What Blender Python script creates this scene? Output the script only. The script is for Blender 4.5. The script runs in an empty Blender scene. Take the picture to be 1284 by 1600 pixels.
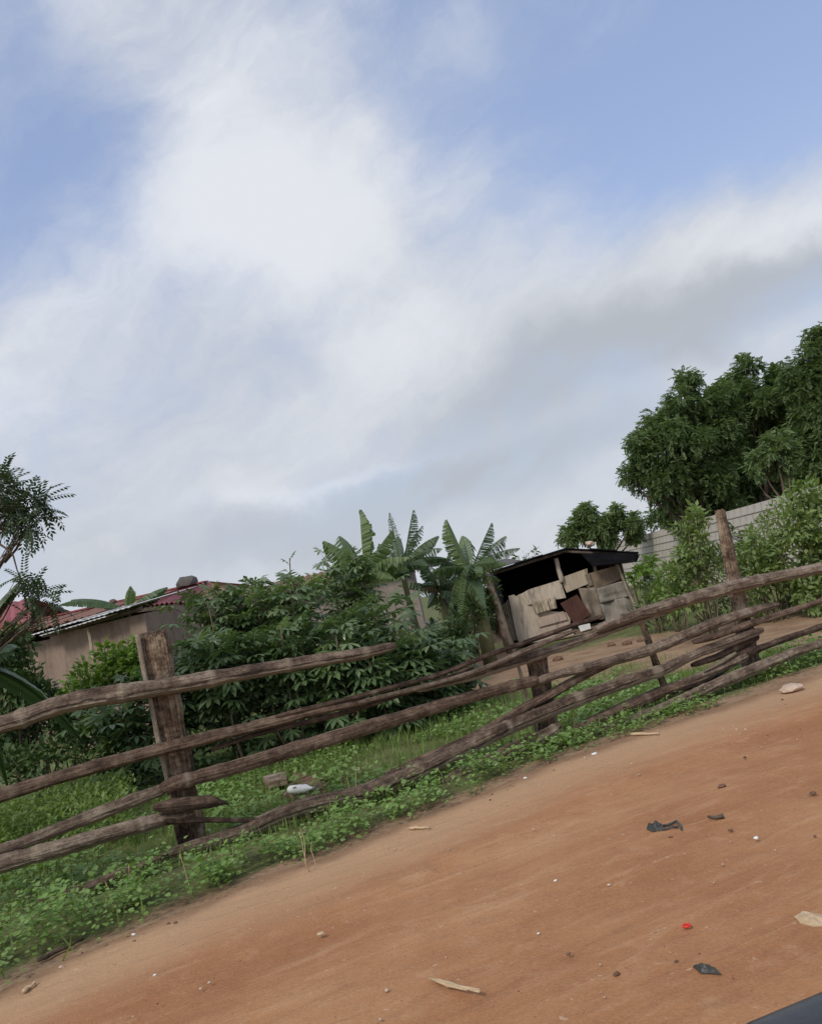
import bpy, math, random
import numpy as np
from mathutils import Vector, Matrix, Quaternion, noise as mnoise

random.seed(7)
rng = np.random.default_rng(7)
S = bpy.context.scene
COL = S.collection
R = math.radians

# ------------------------------------------------------------------ camera
EYE = 1.3
FPX = 1400.0
PITCH, ROLL = R(5.39), R(12.0)
FWD = Vector((0, math.cos(PITCH), math.sin(PITCH)))
UP0 = Vector((0, -math.sin(PITCH), math.cos(PITCH)))
RT0 = Vector((1, 0, 0))
UP = UP0 * math.cos(ROLL) + RT0 * math.sin(ROLL)
RT = RT0 * math.cos(ROLL) - UP0 * math.sin(ROLL)
CAMP = Vector((0, 0, EYE))
cam_data = bpy.data.cameras.new('camera')
cam_data.sensor_fit = 'VERTICAL'
cam_data.sensor_height = 24.0
cam_data.lens = FPX / 1600.0 * 24.0
cam_data.clip_start = 0.05
cam_data.clip_end = 3000
cam = bpy.data.objects.new('camera', cam_data)
COL.objects.link(cam)
BK = -FWD
cam.matrix_world = Matrix(((RT.x, UP.x, BK.x, 0), (RT.y, UP.y, BK.y, 0), (RT.z, UP.z, BK.z, EYE), (0, 0, 0, 1)))
S.camera = cam

def ray(px, py):
    return (FWD + RT * ((px - 642) / FPX) + UP * ((800 - py) / FPX))
def at(px, py, D):            # point of the photograph at world distance Y = D
    d = ray(px, py)
    return CAMP + d * (D / d.y)
def gnd(px, py, z=0.0):
    d = ray(px, py)
    return CAMP + d * ((z - EYE) / d.z)
def proj(p):
    d = Vector(p) - CAMP
    w = d.dot(FWD)
    return 642 + FPX * d.dot(RT) / w, 800 - FPX * d.dot(UP) / w

# ------------------------------------------------------------------ world
SUN_EL, SUN_AZ = R(42), R(215)      # azimuth measured clockwise from +Y
world = bpy.data.worlds.new('World')
S.world = world
world.use_nodes = True
wt = world.node_tree
wt.nodes.clear()
def N(t, typ, **kw):
    n = t.nodes.new(typ)
    for k, v in kw.items():
        setattr(n, k, v)
    return n
def mth(t, op, a, b=None, c=None, clamp=False):
    n = t.nodes.new('ShaderNodeMath'); n.operation = op; n.use_clamp = clamp
    for i, v in enumerate((a, b, c)):
        if v is None: continue
        if isinstance(v, (int, float)): n.inputs[i].default_value = v
        else: t.links.new(v, n.inputs[i])
    return n.outputs[0]
def vmt(t, op, a, b=None, c=None):
    n = t.nodes.new('ShaderNodeVectorMath'); n.operation = op
    for i, v in enumerate((a, b, c)):
        if v is None: continue
        if isinstance(v, (tuple, list, Vector)): n.inputs[i].default_value = tuple(v)
        else: t.links.new(v, n.inputs[i])
    return n.outputs['Value'] if op == 'DOT_PRODUCT' else n.outputs[0]
def mixc(t, fac, a, b, mode='MIX'):
    n = t.nodes.new('ShaderNodeMix'); n.data_type = 'RGBA'; n.blend_type = mode
    n.clamp_factor = True
    for i, v in ((0, fac), (6, a), (7, b)):
        if isinstance(v, (int, float)): n.inputs[i].default_value = v
        elif isinstance(v, (tuple, list)): n.inputs[i].default_value = tuple(v) + ((1,) if len(v) == 3 else ())
        else: t.links.new(v, n.inputs[i])
    return n.outputs[2]
def sstep(t, x, lo, hi):
    n = t.nodes.new('ShaderNodeMapRange'); n.interpolation_type = 'SMOOTHSTEP'
    t.links.new(x, n.inputs[0])
    n.inputs[1].default_value = lo; n.inputs[2].default_value = hi
    return n.outputs[0]
sky = N(wt, 'ShaderNodeTexSky', sky_type='NISHITA', sun_disc=False)
sky.sun_elevation = SUN_EL
sky.sun_rotation = SUN_AZ
sky.dust_density = 1.5
sky.air_density = 1.0
tc = N(wt, 'ShaderNodeTexCoord')
DIR = vmt(wt, 'NORMALIZE', tc.outputs['Generated'])
def wnoise(scale, det, vec, rough=0.5, col=False):
    n = N(wt, 'ShaderNodeTexNoise'); n.inputs['Scale'].default_value = scale
    n.inputs['Detail'].default_value = det; n.inputs['Roughness'].default_value = rough
    wt.links.new(vec, n.inputs['Vector'])
    return n.outputs['Color' if col else 'Fac']
warp = vmt(wt, 'SUBTRACT', wnoise(3.2, 4, DIR, 0.5, True), (0.5, 0.5, 0.5))
warp2 = vmt(wt, 'ADD', vmt(wt, 'MULTIPLY', warp, (0.16, 0.16, 0.16)), vmt(wt, 'MULTIPLY', vmt(wt, 'SUBTRACT', wnoise(11.0, 5, DIR, 0.6, True), (0.5, 0.5, 0.5)), (0.07, 0.07, 0.07)))
WD = vmt(wt, 'ADD', DIR, warp2)
def blob(px, py, rx, ry, ang):
    """soft elliptical patch of sky: radii and tilt as seen in the sky dome"""
    c = ray(px, py).normalized()
    a = math.radians(ang)
    A = (RT * math.cos(a) + UP * math.sin(a)); B = (UP * math.cos(a) - RT * math.sin(a))
    A = (A - c * A.dot(c)).normalized(); B = (B - c * B.dot(c)).normalized()
    u = vmt(wt, 'DOT_PRODUCT', WD, A * (FPX / rx)); v = vmt(wt, 'DOT_PRODUCT', WD, B * (FPX / ry))
    a0 = A.dot(c) * FPX / rx; 
    uu = mth(wt, 'MULTIPLY', u, u); q = mth(wt, 'MULTIPLY_ADD', v, v, uu)
    e = mth(wt, 'POWER', 2.0, mth(wt, 'MULTIPLY', q, -1.0))
    front = mth(wt, 'GREATER_THAN', vmt(wt, 'DOT_PRODUCT', DIR, c), 0.2)
    return mth(wt, 'MULTIPLY', e, front)
def total(lst, base=None):
    s = base
    for (w, *args) in lst:
        b = mth(wt, 'MULTIPLY', blob(*args), w)
        s = b if s is None else mth(wt, 'ADD', s, b)
    return s
# cloud cover: positive = cloud, negative = open blue
n1 = wnoise(2.6, 7, vmt(wt, 'MULTIPLY', WD, (1, 1, 1.6)), 0.55)
n2 = wnoise(7.0, 6, vmt(wt, 'MULTIPLY', WD, (1, 1, 1.4)), 0.55)
# wisps drawn out along one direction across the sky
WA_ = (RT * 0.75 + UP * 0.6).normalized(); WB_ = WA_.cross(FWD).normalized()
wv = N(wt, 'ShaderNodeCombineXYZ')
wt.links.new(mth(wt, 'MULTIPLY', vmt(wt, 'DOT_PRODUCT', WD, WA_), 2.2), wv.inputs[0])
wt.links.new(mth(wt, 'MULTIPLY', vmt(wt, 'DOT_PRODUCT', WD, WB_), 7.5), wv.inputs[1])
wt.links.new(mth(wt, 'MULTIPLY', vmt(wt, 'DOT_PRODUCT', WD, FWD), 3.0), wv.inputs[2])
n3 = wnoise(1.5, 8, wv.outputs[0], 0.6)
n4 = wnoise(16.0, 6, WD, 0.6)
cov = mth(wt, 'ADD', mth(wt, 'MULTIPLY', mth(wt, 'SUBTRACT', n1, 0.5), 1.1), mth(wt, 'ADD', mth(wt, 'MULTIPLY', mth(wt, 'SUBTRACT', n2, 0.5), 0.55), mth(wt, 'ADD', mth(wt, 'MULTIPLY', mth(wt, 'SUBTRACT', n3, 0.5), 1.3), mth(wt, 'MULTIPLY', mth(wt, 'SUBTRACT', n4, 0.5), 0.35))))
cov = total([
    (0.5, 330, 120, 300, 110, -35), (0.75, 340, 370, 170, 85, 5), (0.35, 560, 230, 120, 220, -8),
    (0.5, 500, 620, 620, 190, 5), (0.4, 1150, 400, 330, 110, 14), (0.7, 1240, 350, 220, 60, 14), (0.25, 1230, 250, 140, 60, 10), (0.25, 730, 60, 50, 45, 0), (0.3, 95, 320, 50, 60, 0),
    (-0.75, 1000, 90, 420, 190, -8), (-0.95, 120, 330, 150, 95, 5), (-0.5, 20, 60, 90, 120, 0), (-0.35, 440, 440, 110, 45, 0),
    (-0.45, 1180, 160, 220, 120, 0)], cov)
cov = mth(wt, 'ADD', cov, 0.46)
cmask = sstep(wt, cov, -0.35, 1.25)
zc = vmt(wt, 'DOT_PRODUCT', DIR, (0, 0, 1))
low = sstep(wt, zc, 0.42, -0.02)
cmask = mth(wt, 'MAXIMUM', cmask, mth(wt, 'MULTIPLY', low, 0.86))
bright = total([
    (0.9, 350, 370, 150, 80, 5), (0.55, 500, 250, 200, 200, -10), (1.1, 1250, 350, 150, 40, 14), (0.5, 30, 640, 110, 60, 0), (0.75, 500, 742, 120, 12, 12),
    (0.3, 660, 580, 220, 80, 15), (0.3, 250, 130, 260, 110, -30),
    (-1.45, 1110, 475, 320, 58, 15), (-0.9, 880, 600, 260, 42, 20), (-1.4, 740, 745, 330, 34, 14), (-0.5, 560, 820, 520, 60, 8)],
    mth(wt, 'ADD', mth(wt, 'MULTIPLY', mth(wt, 'SUBTRACT', n3, 0.5), 2.0), mth(wt, 'ADD', mth(wt, 'MULTIPLY', mth(wt, 'SUBTRACT', n2, 0.5), 1.0), mth(wt, 'MULTIPLY', mth(wt, 'SUBTRACT', n4, 0.5), 0.5))))
bsel = sstep(wt, bright, -1.5, 1.25)
SKYK = 10.0
grey = tuple(SKYK * v for v in (0.425, 0.455, 0.50))
white = tuple(SKYK * v for v in (0.70, 0.725, 0.775))
ccol = mixc(wt, bsel, grey, white)
bluec = mixc(wt, 0.6, mixc(wt, 1.0, sky.outputs[0], (2.3, 2.0, 1.9), 'MULTIPLY'), tuple(SKYK * v for v in (0.285, 0.375, 0.60)))
skyc = mixc(wt, cmask, bluec, ccol)
# nothing but dim earth light from below the horizon
skyc = mixc(wt, sstep(wt, zc, -0.01, -0.06), skyc, tuple(SKYK * v for v in (0.2, 0.16, 0.12)))
bg = N(wt, 'ShaderNodeBackground'); bg.inputs['Strength'].default_value = 0.082
wo = N(wt, 'ShaderNodeOutputWorld')
wt.links.new(skyc, bg.inputs['Color']); wt.links.new(bg.outputs[0], wo.inputs['Surface'])
world.cycles.sampling_method = 'MANUAL'; world.cycles.sample_map_resolution = 512

sl = bpy.data.lights.new('sun', 'SUN'); sl.energy = 1.5; sl.angle = R(14); sl.color = (1.0, 0.94, 0.84)
sun = bpy.data.objects.new('sun', sl); COL.objects.link(sun)
sd = Vector((math.sin(SUN_AZ) * math.cos(SUN_EL), math.cos(SUN_AZ) * math.cos(SUN_EL), math.sin(SUN_EL)))
sun.rotation_euler = sd.to_track_quat('Z', 'Y').to_euler(); sun.location = sd * 40

S.view_settings.view_transform = 'Standard'; S.view_settings.look = 'None'
S.view_settings.exposure = 0.42; S.view_settings.gamma = 1.0; S.view_settings.use_curve_mapping = False
S.render.engine = 'CYCLES'
S.cycles.max_bounces = 8; S.cycles.transparent_max_bounces = 8

# ------------------------------------------------------------------ materials
def mat(name):
    m = bpy.data.materials.new(name); m.use_nodes = True
    t = m.node_tree; t.nodes.clear()
    out = N(t, 'ShaderNodeOutputMaterial'); b = N(t, 'ShaderNodeBsdfPrincipled')
    t.links.new(b.outputs[0], out.inputs['Surface'])
    return m, t, b, out
def nz(t, scale, det=4, vec=None, rough=0.55, dist=0.0):
    n = N(t, 'ShaderNodeTexNoise'); n.inputs['Scale'].default_value = scale; n.inputs['Detail'].default_value = det
    n.inputs['Roughness'].default_value = rough; n.inputs['Distortion'].default_value = dist
    if vec is not None: t.links.new(vec, n.inputs['Vector'])
    return n.outputs['Fac']
def ramp(t, fac, stops):
    n = N(t, 'ShaderNodeValToRGB'); e = n.color_ramp.elements
    while len(e) < len(stops): e.new(0.5)
    for i, (p, c) in enumerate(stops):
        e[i].position = p; e[i].color = (*c, 1)
    t.links.new(fac, n.inputs[0]); return n.outputs[0]
def bump(t, b, h, strength=0.4, dist=0.02):
    n = N(t, 'ShaderNodeBump'); n.inputs['Strength'].default_value = strength; n.inputs['Distance'].default_value = dist
    t.links.new(h, n.inputs['Height']); t.links.new(n.outputs[0], b.inputs['Normal'])
def objco(t, kind='Object'):
    return N(t, 'ShaderNodeTexCoord').outputs[kind]
def plain(name, c1, c2, scale=6, rough=0.85, bst=0.3, kind='Object', det=5, metal=0, stretch=None):
    m, t, b, o = mat(name)
    co = objco(t, kind)
    if stretch: co = vmt(t, 'MULTIPLY', co, stretch)
    f = nz(t, scale, det, co)
    f2 = nz(t, scale * 7, 3, co)
    ff = mth(t, 'ADD', mth(t, 'MULTIPLY', f, 0.75), mth(t, 'MULTIPLY', f2, 0.25))
    t.links.new(ramp(t, ff, [(0.33, c1), (0.68, c2)]), b.inputs['Base Color'])
    b.inputs['Roughness'].default_value = rough; b.inputs['Metallic'].default_value = metal
    b.inputs['Specular IOR Level'].default_value = 0.3
    bump(t, b, ff, bst, 0.02)
    return m
def wood(name, dark, mid, light, scale=(3.0, 3.0), node=False, split=False, rough=1.0):
    """weathered timber, grain runs along the U axis"""
    m, t, b, o = mat(name)
    uv = N(t, 'ShaderNodeTexCoord').outputs['UV']
    rnd = N(t, 'ShaderNodeObjectInfo').outputs['Random']
    off = N(t, 'ShaderNodeCombineXYZ'); t.links.new(mth(t, 'MULTIPLY', rnd, 37.0), off.inputs[0]); t.links.new(mth(t, 'MULTIPLY', rnd, 11.0), off.inputs[2])
    co = vmt(t, 'ADD', vmt(t, 'MULTIPLY', uv, (scale[0], scale[1], 1)), off.outputs[0])
    co = vmt(t, 'ADD', co, off.outputs[0])
    big = nz(t, 0.8, 3, co)
    grain = nz(t, 3.0, 6, vmt(t, 'MULTIPLY', co, (0.5, 4.0, 1)), 0.65, 0.4)
    fine = nz(t, 14, 4, co)
    f = mth(t, 'ADD', mth(t, 'MULTIPLY', big, 0.5), mth(t, 'MULTIPLY', grain, 0.5))
    f = mth(t, 'ADD', f, mth(t, 'MULTIPLY', mth(t, 'SUBTRACT', fine, 0.5), 0.18))
    f = mth(t, 'ADD', f, mth(t, 'MULTIPLY', mth(t, 'SUBTRACT', rnd, 0.5), 0.10))
    oc = objco(t)
    pat = nz(t, 9.0, 5, oc, 0.65)
    pat2 = nz(t, 34.0, 4, oc, 0.7)
    f = mth(t, 'ADD', f, mth(t, 'MULTIPLY', mth(t, 'SUBTRACT', pat, 0.5), 0.55 * rough))
    f = mth(t, 'ADD', f, mth(t, 'MULTIPLY', mth(t, 'SUBTRACT', pat2, 0.5), 0.30 * rough))
    c = ramp(t, f, [(0.34, dark), (0.5, mid), (0.66, light)])
    if split:
        # the sawn or split face along the lower side of each pole is paler, with a dark arris above it
        sx = N(t, 'ShaderNodeSeparateXYZ'); t.links.new(uv, sx.inputs[0])
        vv = mth(t, 'ADD', sx.outputs[1], mth(t, 'MULTIPLY', mth(t, 'SUBTRACT', nz(t, 1.5, 4, vmt(t, 'MULTIPLY', co, (1, 0, 1))), 0.5), 0.22))
        vv = mth(t, 'ADD', vv, mth(t, 'MULTIPLY', rnd, 0.08))
        face = mth(t, 'MULTIPLY', sstep(t, vv, 0.80, 0.83), sstep(t, vv, 1.0, 0.97))
        c = mixc(t, mth(t, 'MULTIPLY', face, 0.55), c, light)
        arr = mth(t, 'MULTIPLY', sstep(t, vv, 0.96, 0.985), sstep(t, vv, 1.03, 1.0))
        c = mixc(t, mth(t, 'MULTIPLY', arr, 0.7), c, tuple(v * 0.5 for v in dark))
    crack = sstep(t, nz(t, 5.0, 3, vmt(t, 'MULTIPLY', co, (0.25, 5.0, 1)), 0.5, 0.6), 0.34, 0.28)
    c = mixc(t, mth(t, 'MULTIPLY', crack, 0.75), c, tuple(v * 0.35 for v in dark))
    if node:
        a = N(t, 'ShaderNodeAttribute'); a.attribute_name = 'joint'
        c = mixc(t, mth(t, 'MULTIPLY', a.outputs['Fac'], 0.7), c, (0.33, 0.27, 0.2))
    t.links.new(c, b.inputs['Base Color']); b.inputs['Roughness'].default_value = 0.8
    b.inputs['Specular IOR Level'].default_value = 0.25
    h = mth(t, 'SUBTRACT', f, mth(t, 'MULTIPLY', crack, 0.6))
    bump(t, b, h, 1.0, 0.03)
    return m
def leafmat(name, c1, c2, c3, trans=0.35, rough=0.5, island=True, spec=0.35, veins=False):
    m, t, b, o = mat(name)
    if island: r = N(t, 'ShaderNodeNewGeometry').outputs['Random Per Island']
    else: r = N(t, 'ShaderNodeObjectInfo').outputs['Random']
    c = ramp(t, r, [(0.0, c1), (0.55, c2), (1.0, c3)])
    patch = nz(t, 1.7, 3, objco(t))
    c = mixc(t, 0.5, c, ramp(t, patch, [(0.35, c1), (0.65, c2)]))
    t.links.new(c, b.inputs['Base Color']); b.inputs['Roughness'].default_value = rough
    b.inputs['Specular IOR Level'].default_value = spec
    tr = N(t, 'ShaderNodeBsdfTranslucent')
    t.links.new(mixc(t, 1.0, c, (1.25, 1.35, 0.55), 'MULTIPLY'), tr.inputs['Color'])
    mx = N(t, 'ShaderNodeMixShader'); mx.inputs[0].default_value = trans
    t.links.new(b.outputs[0], mx.inputs[1]); t.links.new(tr.outputs[0], mx.inputs[2])
    t.links.new(mx.outputs[0], o.inputs['Surface'])
    return m

def board(name, c1, c2, dirt=0.6):
    m, t, b, o = mat(name)
    co = objco(t)
    f = nz(t, 2.2, 6, co, 0.65); g = nz(t, 26, 4, vmt(t, 'MULTIPLY', co, (1, 1, 0.15)), 0.6); st = nz(t, 5.0, 6, vmt(t, 'MULTIPLY', co, (1.6, 1, 0.35)), 0.7, 0.6)
    c = ramp(t, mth(t, 'ADD', mth(t, 'MULTIPLY', f, 0.65), mth(t, 'MULTIPLY', g, 0.35)), [(0.36, c1), (0.64, c2)])
    c = mixc(t, mth(t, 'MULTIPLY', sstep(t, st, 0.52, 0.66), dirt), c, tuple(v * 0.38 for v in c1))
    c = mixc(t, mth(t, 'MULTIPLY', sstep(t, nz(t, 60, 2, co), 0.68, 0.74), 0.7), c, tuple(v * 0.3 for v in c1))
    t.links.new(c, b.inputs['Base Color']); b.inputs['Roughness'].default_value = 0.9; b.inputs['Specular IOR Level'].default_value = 0.2
    bump(t, b, mth(t, 'ADD', g, st), 0.5, 0.02)
    return m
M = {}
M['rail'] = wood('weathered_pole_wood', (0.055, 0.036, 0.026), (0.17, 0.122, 0.088), (0.36, 0.29, 0.22), node=True, split=True)
M['rail_dark'] = wood('dark_pole_wood', (0.038, 0.023, 0.017), (0.12, 0.077, 0.054), (0.26, 0.185, 0.132), node=True)
M['rail_pale'] = wood('pale_split_wood', (0.2, 0.16, 0.11), (0.38, 0.32, 0.23), (0.5, 0.44, 0.34))
M['post'] = wood('rough_post_wood', (0.03, 0.016, 0.011), (0.14, 0.094, 0.062), (0.33, 0.26, 0.18), (1.2, 3.0), rough=1.4)
M['bark'] = plain('tree_bark', (0.06, 0.045, 0.032), (0.17, 0.13, 0.1), 9)
M['stem'] = plain('green_brown_stem', (0.09, 0.08, 0.05), (0.2, 0.17, 0.11), 9)
M['banana_stem'] = plain('banana_stem_skin', (0.09, 0.1, 0.04), (0.2, 0.19, 0.1), 6)
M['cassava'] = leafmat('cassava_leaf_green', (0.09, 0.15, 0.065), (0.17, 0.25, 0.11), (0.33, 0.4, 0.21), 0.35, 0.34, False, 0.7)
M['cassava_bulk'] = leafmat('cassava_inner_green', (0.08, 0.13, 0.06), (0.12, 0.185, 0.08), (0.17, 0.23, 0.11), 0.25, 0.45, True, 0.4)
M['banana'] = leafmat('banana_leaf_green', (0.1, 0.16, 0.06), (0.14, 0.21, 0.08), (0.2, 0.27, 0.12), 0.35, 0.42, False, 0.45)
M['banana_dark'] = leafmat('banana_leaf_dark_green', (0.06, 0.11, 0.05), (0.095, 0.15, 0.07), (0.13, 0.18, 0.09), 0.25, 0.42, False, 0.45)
M['dry'] = plain('dry_banana_leaf', (0.2, 0.15, 0.08), (0.34, 0.27, 0.16), 7)
M['neem'] = leafmat('neem_leaf_green', (0.09, 0.145, 0.06), (0.15, 0.215, 0.09), (0.23, 0.29, 0.14), 0.42, 0.5)
M['neem_light'] = leafmat('light_tree_leaf_green', (0.13, 0.19, 0.08), (0.18, 0.25, 0.11), (0.24, 0.31, 0.16), 0.35, 0.55)
M['neem_near'] = leafmat('near_tree_leaf_green', (0.05, 0.08, 0.045), (0.075, 0.115, 0.06), (0.1, 0.15, 0.08), 0.25, 0.5)
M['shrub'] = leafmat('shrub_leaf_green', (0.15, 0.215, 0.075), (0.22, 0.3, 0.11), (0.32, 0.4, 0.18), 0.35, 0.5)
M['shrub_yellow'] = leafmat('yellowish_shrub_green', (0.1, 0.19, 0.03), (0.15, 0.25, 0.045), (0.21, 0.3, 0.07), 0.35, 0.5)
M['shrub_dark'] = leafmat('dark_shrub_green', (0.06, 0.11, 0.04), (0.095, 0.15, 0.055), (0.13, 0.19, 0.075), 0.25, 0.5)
M['weed'] = leafmat('verge_weed_green', (0.14, 0.24, 0.06), (0.21, 0.33, 0.095), (0.31, 0.43, 0.17), 0.3, 0.5)
M['grass'] = leafmat('grass_green', (0.13, 0.2, 0.05), (0.19, 0.27, 0.075), (0.26, 0.33, 0.12), 0.35, 0.6)
M['weed_stem'] = plain('weed_stem', (0.1, 0.12, 0.05), (0.2, 0.2, 0.1), 9)
M['mudwall'] = board('mud_plaster', (0.2, 0.145, 0.115), (0.31, 0.24, 0.19), 0.35)
M['greywall'] = board('grey_plaster', (0.22, 0.185, 0.16), (0.33, 0.285, 0.25), 0.45)
M['redroof'] = plain('faded_red_roofing', (0.2, 0.05, 0.055), (0.33, 0.095, 0.1), 1.5, 0.55, 0.2)
M['rustroof'] = plain('rusty_roofing', (0.16, 0.07, 0.05), (0.34, 0.19, 0.14), 2.5, 0.7, 0.2)
M['greyroof'] = plain('galvanised_roofing', (0.45, 0.45, 0.45), (0.66, 0.66, 0.64), 2.5, 0.5, 0.15)
M['black'] = plain('tarred_sheet_and_inner_dark', (0.008, 0.008, 0.011), (0.018, 0.018, 0.021), 4, 1.0, 0.2)
M['black'].node_tree.nodes['Principled BSDF'].inputs['Specular IOR Level'].default_value = 0.05
M['darkgrey'] = plain('weathered_dark_sheet', (0.06, 0.058, 0.055), (0.14, 0.13, 0.12), 5, 0.8, 0.2)
M['tan'] = board('pale_board', (0.40, 0.335, 0.265), (0.60, 0.52, 0.42), 0.55)
M['tan2'] = board('tan_board', (0.33, 0.27, 0.2), (0.5, 0.42, 0.32), 0.6)
M['pink'] = board('pinkish_board', (0.38, 0.29, 0.235), (0.54, 0.43, 0.36), 0.55)
M['brownboard'] = board('brown_board', (0.16, 0.12, 0.085), (0.3, 0.23, 0.17), 0.5)
M['burlap'] = plain('burlap_cloth', (0.14, 0.115, 0.09), (0.27, 0.22, 0.17), 9, 0.95, 0.5)
M['greycloth'] = board('grey_cloth', (0.19, 0.17, 0.145), (0.33, 0.3, 0.26), 0.4)
M['maroon'] = board('maroon_sheet', (0.07, 0.032, 0.026), (0.13, 0.062, 0.05), 0.4)
M['white'] = plain('white_plastic', (0.62, 0.62, 0.6), (0.78, 0.78, 0.76), 9, 0.5, 0.1)
M['block'] = plain('cement_block', (0.42, 0.385, 0.335), (0.60, 0.56, 0.50), 3.5, 0.95, 0.5)
M['mortar'] = plain('mortar', (0.15, 0.135, 0.12), (0.22, 0.2, 0.175), 6, 0.95, 0.3)
M['stone'] = plain('pale_stone', (0.42, 0.31, 0.23), (0.6, 0.47, 0.37), 12, 0.9, 0.5)
M['pebble'] = plain('pebble_mix', (0.3, 0.2, 0.14), (0.62, 0.52, 0.43), 3, 0.9, 0.2)
M['soil'] = plain('clod_soil', (0.1, 0.055, 0.035), (0.22, 0.13, 0.085), 14, 0.95, 0.5)
M['rag'] = plain('black_plastic_film', (0.03, 0.031, 0.03), (0.075, 0.077, 0.07), 12, 0.42, 0.4)
M['red'] = plain('red_plastic', (0.6, 0.03, 0.02), (0.72, 0.05, 0.035), 12, 0.4, 0.05)
M['straw'] = plain('straw_fibre', (0.4, 0.28, 0.16), (0.6, 0.46, 0.3), 16, 0.9, 0.3)
M['bamboo_stick'] = plain('pale_stick', (0.36, 0.3, 0.22), (0.52, 0.45, 0.35), 12, 0.8, 0.2)
M['carplastic'] = plain('car_black_plastic', (0.03, 0.032, 0.036), (0.045, 0.047, 0.052), 60, 0.3, 0.05)
M['carpaint'] = plain('car_grey_paint', (0.06, 0.065, 0.075), (0.066, 0.07, 0.08), 30, 0.25, 0.02)
M['glass'] = plain('mirror_glass', (0.5, 0.5, 0.5), (0.55, 0.55, 0.55), 3, 0.05, 0.0, metal=1)

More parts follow.
